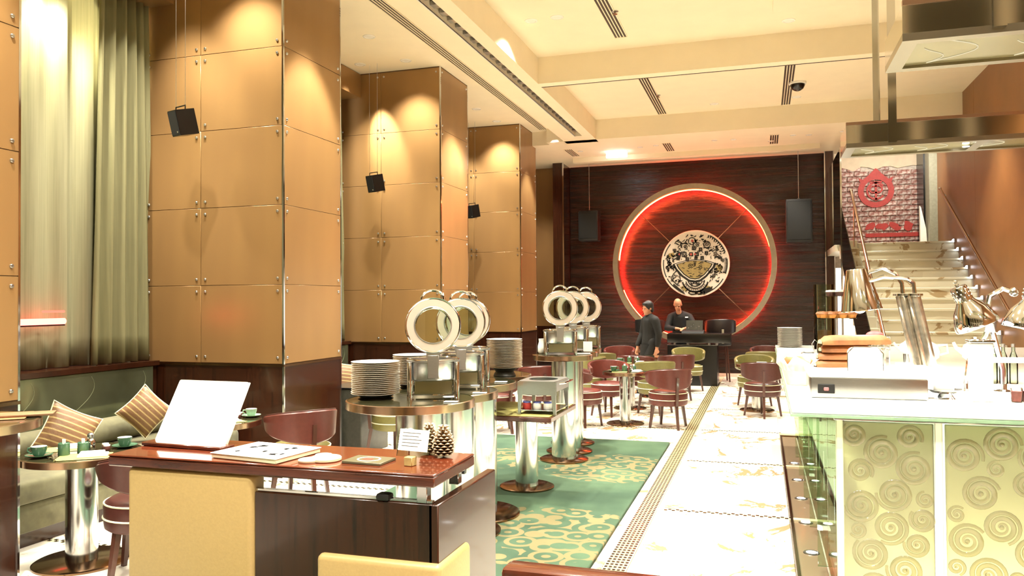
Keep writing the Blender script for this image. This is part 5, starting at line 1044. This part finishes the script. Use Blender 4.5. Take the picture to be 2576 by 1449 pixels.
# tilted heat lamp with pierced neck, and the next one
def bell_lamp(label, x, y, z, tilt, arm, glow):
    t = thing('heat_lamp', label, 'lamp', (x, y, 0)); T = Matrix.Translation((0, 0, z)) @ Matrix.Rotation(R(tilt), 4, 'Y')
    sh = obj('shade', MB().lathe([(.11, -.10), (.113, -.095), (.112, -.07), (.085, .0), (.05, .045), (.046, .055)], 36, cap=False).xf(T), 'chrome', t); nk = obj('neck', MB().lathe([(.046, .05), (.044, .13), (.038, .138), (.0001, .14)], 28).xf(T), 'chrome', sh)
    obj('lining', MB().lathe([(.108, -.098), (.082, -.002), (.0001, .03)], 30, cap=False).xf(T), 'paper', sh); obj('bulb', MB().ball((0, 0, -.06), .055, 14, (1, 1, .8), T), emitter('heat_bulb_white', '#fffaf0', 30) if 'hbw' not in MT else MT['hbw'], sh); MT.setdefault('hbw', sh.children[-1].data.materials[0])
    m = MB()
    for zz in (.075, .095, .115):
        for i in range(12): a = 2*pi*(i+.5*(zz == .095))/12; m.ball((.0445*cos(a), .0445*sin(a), zz), .0042, 6)
    h = obj('vent_holes', m.xf(T), 'white', sh); h['kind'] = 'stuff'
    obj('finial', MB().lathe([(.008, .14), (.012, .15), (.006, .158), (.013, .168), (.0001, .18)], 14).xf(T), 'chrome', sh)
    ap = obj('arm', MB().tube(arm, .014, 8), 'chrome', t); obj('base', MB().lathe([(.06, 0), (.06, .012), (.02, .02), (.018, .05)], 24).xf(Matrix.Translation((arm[-1][0], arm[-1][1], ZC_))), 'chrome', t); obj('joint', MB().ball(arm[0], .026, 12), 'chrome', ap)
    spot(x+sin(R(-tilt))*.1, y, z-.12, glow, 120, .4, .05, (1, .96, .88))
bell_lamp('tilted steel heat lamp with a pierced neck and round finial', 1.08, 4.92, 1.585, -24, [(.08, .06, 1.60), (.13, .09, 1.54), (.10, .11, 1.44), (.02, .12, 1.30), (.0, .12, ZC_+.02)], 350)
bell_lamp('steel heat lamp with a curved arm cut by the right picture edge', 1.37, 4.95, 1.575, 12, [(-.06, .03, 1.68), (-.11, .04, 1.70), (-.17, .05, 1.66), (-.185, .06, 1.58), (-.15, .08, 1.45), (-.10, .1, 1.25), (-.1, .1, ZC_+.02)], 350)
t = thing('lamp_column', 'bright white square column under the tilted heat lamp', 'column', (1.06, 4.62, ZC_)); obj('shaft', MB().rbox(-.05, .05, -.04, .04, .0, .30, .006, 2), 'paper', t); obj('cap', MB().rbox(-.06, .06, -.05, .05, .30, .315, .004, 1), 'chrome', t)
t = thing('serving_tray', 'oval silver tray with a white cloth beside the lit column', 'tray', (.91, 4.70, ZC_)); obj('tray', MB().lathe([(.0001, .03), (.09, .03), (.12, .045), (.125, .05)], 36).xf(Matrix.Diagonal((.72, .6, 1, 1))), 'chrome', t); obj('foot', MB().lathe([(.05, 0), (.03, .03)], 20), 'chrome', t); obj('cloth', MB().rbox(-.05, .04, -.035, .035, .035, .085, .012, 2), 'linen', t)
t = thing('display_shelf', 'raised glass shelf on short white legs at the right of the counter', 'shelf', (1.22, 4.78, ZC_)); obj('shelf', MB().rbox(-.14, .3, -.06, .14, .19, .205, .003, 1), 'paper', t)
for x in (-.08, .24): obj('leg', MB().rod((x, 0, 0), (x, 0, .19), .008, 8), 'white', t)
for i in range(3):
    t = thing('fruit_glass', ['nearest', 'middle', 'farthest'][i] + ' small glass of red fruit under the raised glass shelf', 'glass', (1.22+.055*i, 4.62+.03*i, ZC_)); obj('glass', MB().lathe([(.02, 0), (.024, .004), (.028, .07)], 18, cap=False), 'glass', t); obj('filling', MB().lathe([(.02, .004), (.025, .055), (.0001, .06)], 14), 'pink', t)
for i in range(4):
    t = thing('glass_bottle', ['first', 'second', 'third', 'fourth'][i] + ' small bottle of the row behind the curved lamp arm', 'bottle', (1.30+.055*i, 5.6, ZC_)); obj('bottle', MB().lathe([(.022, 0), (.024, .005), (.024, .16), (.010, .20), (.010, .23)], 16), 'gglass', t); obj('cap', MB().lathe([(.012, .225), (.012, .245), (.0001, .246)], 12), 'steel', t)
# ---------------------------------------------------------------- hanging canopies of mirror steel and etched glass
def canopy(x0, y0, y1, z, label, posts, thick):
    t = thing('hanging_canopy', label, 'canopy', (x0, y0, z)); L = 2.6; D = y1-y0
    for a in (0, 1): obj('long_rail', MB().box(0, L, a*(D-.05), a*(D-.05)+.05, 0, .03), 'darksteel', t)
    for x in (0, .30*L, .62*L, L-.06): obj('cross_bar', MB().box(x, x+.06, .05, D-.05, 0, .03), 'darksteel', t)
    g = obj('etched_pane', MB().box(.05, L-.05, .04, D-.04, .012, .018), plain('etched_glass', '#8d8660', .2, .5, .1, 4) if 'etch' not in MT else MT['etch'], t); MT.setdefault('etch', g.data.materials[0])
    for i in range(7):
        xx = .15+.33*i; obj('etched_curve', MB().tube([(xx+.16*sin(R(a)), .06+(D-.14)*a/180, .010) for a in range(0, 181, 15)]+[(xx+.05*sin(R(a*2)), .06+(D-.14)*(180-a)/180, .010) for a in range(15, 121, 15)], .002, 4), emitter('glowing_etched_line', '#fff1c8', .5) if 'etl' not in MT else MT['etl'], g); MT.setdefault('etl', g.children[-1].data.materials[0])  # etched lines glow by their own emission, though they are no lamps
    obj('front_mirror', MB().box(.0, L, 0, .012, .03, thick), 'chrome2', t); obj('rear_mirror', MB().box(.0, L, D-.012, D, .03, thick), 'chrome2', t); obj('end_mirror', MB().box(0, .012, .012, D-.012, .03, thick), 'chrome2', t)
    obj('top_rail', MB().box(0, L, -.005, .02, thick, thick+.02), 'brass', t)
    for x, y, w in posts: obj('hanging_post', MB().box(x, x+w, y, y+.012, .02, ZC-z-.002 if True else 0), 'chrome2', t)
    for x in (.75, 1.5): obj('spot_lamp', MB().lathe([(.0001, -.004), (.02, -.003), (.022, .0)], 14), 'lampw', t, (x, D*.5, .0))
canopy(.53, 3.40, 3.86, 2.65, 'near hanging canopy of mirror steel and etched glass above the counter', [(.31, -.014, .045)], .14)
canopy(.54, 5.70, 6.10, 2.65, 'far hanging canopy of mirror steel and etched glass above the counter', [(.215, .39, .045), (.255, -.014, .05)], .15)
# ================================================================== DJ DESK
t = thing('dj_desk', 'black box desk before the red ring with an equipment slab on top', 'desk', (-1.2, 15.95, 0)); obj('box', MB().rbox(-.58, .36, -.30, .30, 0, .775, .008, 1), 'black', t); obj('top_edge', MB().box(-.585, .365, -.305, .305, .775, .782), 'steel', t)
t = thing('equipment_case', 'long black equipment case on top of the black desk', 'case', (-1.2, 15.95, .782)); obj('case', MB().rbox(-.58, .61, -.32, .25, .04, .215, .01, 2), 'black', t)
for x in (-.45, -.2, .2, .34): obj('foot', MB().lathe([(.03, 0), (.03, .04)], 14), 'steel', t, (x, -.22, 0))
t = thing('dj_controller', 'tilted black mixer console in front of the bald man', 'mixer', (-1.30, 15.93, .998)); obj('wedge', MB().prism([(-.12, 0), (.12, 0), (.12, .06), (-.10, .04)], -.22, .20, Matrix(((0, 0, 1, 0), (1, 0, 0, 0), (0, 1, 0, 0), (0, 0, 0, 1)))), 'blackm', t)
p = obj('screen', MB().box(-.15, .17, -.012, .012, .05, .25, Matrix.Translation((0, .08, 0)) @ Matrix.Rotation(R(-14), 4, 'X')), 'charcoal', t)
for i in range(5): obj('knob', MB().ball((-.1+.05*i, .06, .10+.03*(i % 3)), .008, 8), 'steel', p)
def bar_stool(x, y, label, rz):
    t = thing('bar_stool', label, 'stool', (x, y, 0), R(rz)); obj('seat', MB().lathe([(.0001, .72), (.2, .72), (.22, .74), (.22, .80), (.19, .82), (.0001, .825)], 28), 'blackm', t)
    m = MB(); N = 24; A = R(105); ring_ = []
    for i in range(N+1):
        a = -pi/2-A+2*A*i/N; u = abs(-1+2*i/N); zt_ = 1.26-.05*u*u; zb_ = .94+.06*u; ring_.append([(r*cos(a), r*sin(a), z) for r, z in ((.27, zb_), (.305, zb_+.02), (.315, zt_-.02), (.30, zt_), (.275, zt_-.01))])
    k = 5; m.add([p for q in ring_ for p in q], [(i*k+j, i*k+(j+1) % k, (i+1)*k+(j+1) % k, (i+1)*k+j) for i in range(N) for j in range(k)], True); m.add(ring_[0], [tuple(range(k))]); m.add(ring_[-1], [tuple(range(k))]); obj('backrest', m, plain('black_leather', '#1b1312', .35) if 'bl' not in MT else MT['bl'], t); MT.setdefault('bl', t.children[-1].data.materials[0])
    obj('stile', MB().box(-.02, .02, -.33, -.312, .78, 1.06), plain('pale_stile', '#b3a78c', .4, .3) if 'ps' not in MT else MT['ps'], t); MT.setdefault('ps', t.children[-1].data.materials[0])
    for a in (45, 135, 225, 315): obj('leg', MB().rod((.22*cos(R(a)), .22*sin(R(a)), 0), (.16*cos(R(a)), .16*sin(R(a)), .73), .016, 8), 'leg', t)
bar_stool(-.83, 16.62, 'black rounded bar stool right of the bald man', 12); bar_stool(-2.24, 16.66, 'black rounded bar stool between the waiter and the bald man', -5)
# ================================================================== PEOPLE
def cap_(mb, a, b, ra, rb, n=14):
    a, b = Vector(a), Vector(b); d = b-a; L = max(d.length, 1e-5); q = Matrix.Translation(a) @ d.to_track_quat('Z', 'Y').to_matrix().to_4x4(); pr_ = []
    for i in range(5): f = i/4*pi/2; pr_.append((max(1e-5, ra*sin(f)), -ra*cos(f)))
    for i in range(5): f = i/4*pi/2; pr_.append((max(1e-5, rb*cos(f)), L+rb*sin(f)))
    return mb.lathe(pr_, n, q, cap=False)
def chain(mb, pts): 
    for (a, ra), (b, rb) in zip(pts[:-1], pts[1:]): cap_(mb, a, b, ra, rb)
    return mb
def fuse(o, vox, sm=6):
    r = o.modifiers.new('fuse', 'REMESH'); r.mode = 'VOXEL'; r.voxel_size = vox; r.use_smooth_shade = True
    s = o.modifiers.new('soften', 'SMOOTH'); s.iterations = sm; s.factor = .5
    return o
def head(mb, c, yaw, pitch):
    T = Matrix.Translation(c) @ Matrix.Rotation(yaw, 4, 'Z') @ Matrix.Rotation(pitch, 4, 'X')   # face towards -y
    mb.ball((0, .01, .03), .092, 20, (.86, 1.02, 1.08), T); mb.ball((0, -.03, -.05), .066, 16, (.86, .95, 1.05), T)
    mb.ball((0, -.098, -.012), .014, 10, (.8, 1.2, 1.6), T); mb.ball((0, -.084, -.055), .016, 10, (1.5, .6, .4), T); mb.ball((0, -.08, -.095), .022, 10, (1, .8, .8), T)
    for s in (-1, 1): mb.ball((s*.08, .012, -.005), .022, 10, (.4, .8, 1.3), T); mb.ball((s*.034, -.078, .022), .02, 10, (1.1, .5, .35), T)
    return T
def eyes(parent, T):
    for s in (-1, 1): obj('eye', MB().ball((s*.032, -.083, .006), .010, 8, (1.2, .5, .7), T), 'black', parent)
def hand(mb, w, d, up, s=1):
    w, d, up = Vector(w), Vector(d).normalized(), Vector(up).normalized(); x = d.cross(up).normalized()*s
    cap_(mb, w, w+d*.06, .024, .032, 10); cap_(mb, w+d*.03+x*.02, w+d*.08+x*.03, .02, .017, 8)
    for i, L in enumerate((.062, .072, .068, .054)):
        o = (i-1.5)*.019; b = w+d*.085-x*o*-1; k1 = b+d*L*.5-up*.006; k2 = k1+d*L*.35-up*.028; cap_(mb, b, k1, .0095, .0085, 8); cap_(mb, k1, k2, .0085, .0075, 8)
    tb = w+d*.03+x*.034; cap_(mb, tb, tb+d*.03+x*.024, .012, .010, 8); cap_(mb, tb+d*.03+x*.024, tb+d*.058+x*.022-up*.012, .010, .008, 8)
# bald man behind the desk, bent over the mixer
pm = thing('person', 'bald man in a black shirt bending over the mixer behind the black desk', 'person', (-1.52, 16.55, 0))
b = MB(); hT = head(b, (-.12+.0, -.22, 1.55), 0, R(28)); chain(b, [((-.10, -.13, 1.36), .058), ((-.115, -.18, 1.47), .055)])
chain(b, [((-.30, -.08, 1.29), .05), ((-.33, -.22, 1.08), .042), ((-.10, -.40, 1.07), .034)]); chain(b, [((.12, -.08, 1.29), .05), ((.24, -.24, 1.06), .042), ((.05, -.42, 1.08), .034)])
hand(b, (-.10, -.41, 1.07), (.75, -.55, -.1), (0, 0, 1), -1); hand(b, (.05, -.43, 1.08), (-.55, -.7, -.1), (0, 0, 1), 1)
chain(b, [((-.08, .0, .95), .13), ((-.09, -.05, 1.15), .15), ((-.09, -.07, 1.28), .12)]); chain(b, [((-.18, .0, .92), .09), ((-.19, -.03, .5), .07), ((-.19, .0, .08), .05)]); chain(b, [((.0, .0, .92), .09), ((.02, -.03, .5), .07), ((.03, .0, .08), .05)])
chain(b, [((-.19, .0, .05), .045), ((-.2, -.15, .04), .035)]); chain(b, [((.03, .0, .05), .045), ((.04, -.15, .04), .035)])
body = fuse(obj('body', b, 'skin', pm), .008, 4); eyes(pm, hT)
c = MB(); chain(c, [((-.08, .0, .90), .155), ((-.09, -.04, 1.12), .175), ((-.09, -.07, 1.27), .145)]); chain(c, [((-.24, -.06, 1.31), .085), ((-.09, -.06, 1.36), .085), ((.06, -.06, 1.31), .085)]); cap_(c, (-.10, -.12, 1.37), (-.105, -.13, 1.40), .07, .066)
chain(c, [((-.27, -.07, 1.30), .08), ((-.335, -.22, 1.08), .062), ((-.18, -.35, 1.07), .05)]); chain(c, [((.09, -.07, 1.30), .08), ((.245, -.24, 1.06), .062), ((.11, -.37, 1.075), .05)])
fuse(obj('shirt', c, 'cloth', pm), .012); obj('badge', MB().box(-.03, .03, -.003, .003, -.012, .012, Matrix.Translation((.055, -.235, 1.30)) @ Matrix.Rotation(R(-12), 4, 'X')), 'paper', pm)
c = MB(); chain(c, [((-.08, .0, .93), .15), ((-.08, 0, .88), .15)]); chain(c, [((-.18, .0, .92), .105), ((-.19, -.03, .5), .085), ((-.19, .0, .1), .07)]); chain(c, [((.0, .0, .92), .105), ((.02, -.03, .5), .085), ((.03, .0, .1), .07)]); fuse(obj('trousers', c, 'cloth', pm), .014)
for x in (-.195, .035): obj('shoe', MB().ball((x, -.07, .045), .05, 12, (1, 2.3, .9)), 'black', pm)
# waiter walking to the left
pw = thing('person', 'waiter with short black hair in a dark suit walking past the red ring', 'person', (-1.95, 14.4, 0), R(-52))    # local face direction -y
b = MB(); hT = head(b, (0, -.03, 1.50), 0, R(10)); chain(b, [((0, .01, 1.30), .06), ((0, -.01, 1.42), .052)])
chain(b, [((0, .02, .95), .12), ((0, .03, 1.12), .125), ((0, .02, 1.26), .11)])
for s, sw in ((-1, -.10), (1, .06)):
    chain(b, [((s*.19, .02, 1.28), .048), ((s*.23, .03+sw*.4, 1.04), .04), ((s*.2, sw-.03, .80), .03)]); hand(b, (s*.2, sw-.03, .80), (0, -.25, -1), (s, 0, 0), -s)
    lg = -.20 if s > 0 else .18
    chain(b, [((s*.09, .01, .90), .085), ((s*.09, lg*.5-.03, .48), .06), ((s*.09, lg, .08), .042)]); cap_(b, (s*.09, lg, .06), (s*.09, lg-.16, .04), .04, .032)
fuse(obj('body', b, 'skin', pw), .009, 4); eyes(pw, hT)
hm = MB(); hm.ball((0, .022, .042), .104, 18, (.90, .98, 1.0), hT); hm.ball((0, .06, -.02), .075, 14, (1, .7, 1.0), hT); hm.ball((0, -.05, .095), .05, 12, (1.2, .9, .5), hT); fuse(obj('hair', hm, 'hair', pw), .01)
c = MB(); chain(c, [((0, .02, .84), .165), ((0, .03, 1.05), .15), ((0, .02, 1.24), .145)]); chain(c, [((-.15, .02, 1.29), .085), ((0, .02, 1.32), .085), ((.15, .02, 1.29), .085)])
for s, sw in ((-1, -.10), (1, .06)): chain(c, [((s*.18, .02, 1.28), .078), ((s*.23, .03+sw*.4, 1.04), .062), ((s*.205, sw-.02, .85), .05)])
cap_(c, (0, .0, 1.36), (0, 0, 1.375), .068, .064); fuse(obj('jacket', c, 'cloth2', pw), .012)
c = MB(); cap_(c, (0, .01, .90), (0, .01, .86), .15, .15)
for s in (-1, 1):
    lg = -.20 if s > 0 else .18; chain(c, [((s*.09, .01, .90), .10), ((s*.09, lg*.5-.03, .48), .078), ((s*.09, lg, .12), .062)])
fuse(obj('trousers', c, 'cloth2', pw), .014)
for s in (-1, 1): lg = -.20 if s > 0 else .18; obj('shoe', MB().ball((s*.09, lg-.07, .045), .048, 12, (.95, 2.3, .9)), 'black', pw)
obj('apron_hem', MB().lathe([(.17, .62), (.165, .86)], 20, None, True, R(180), R(360)), 'cloth', pw)
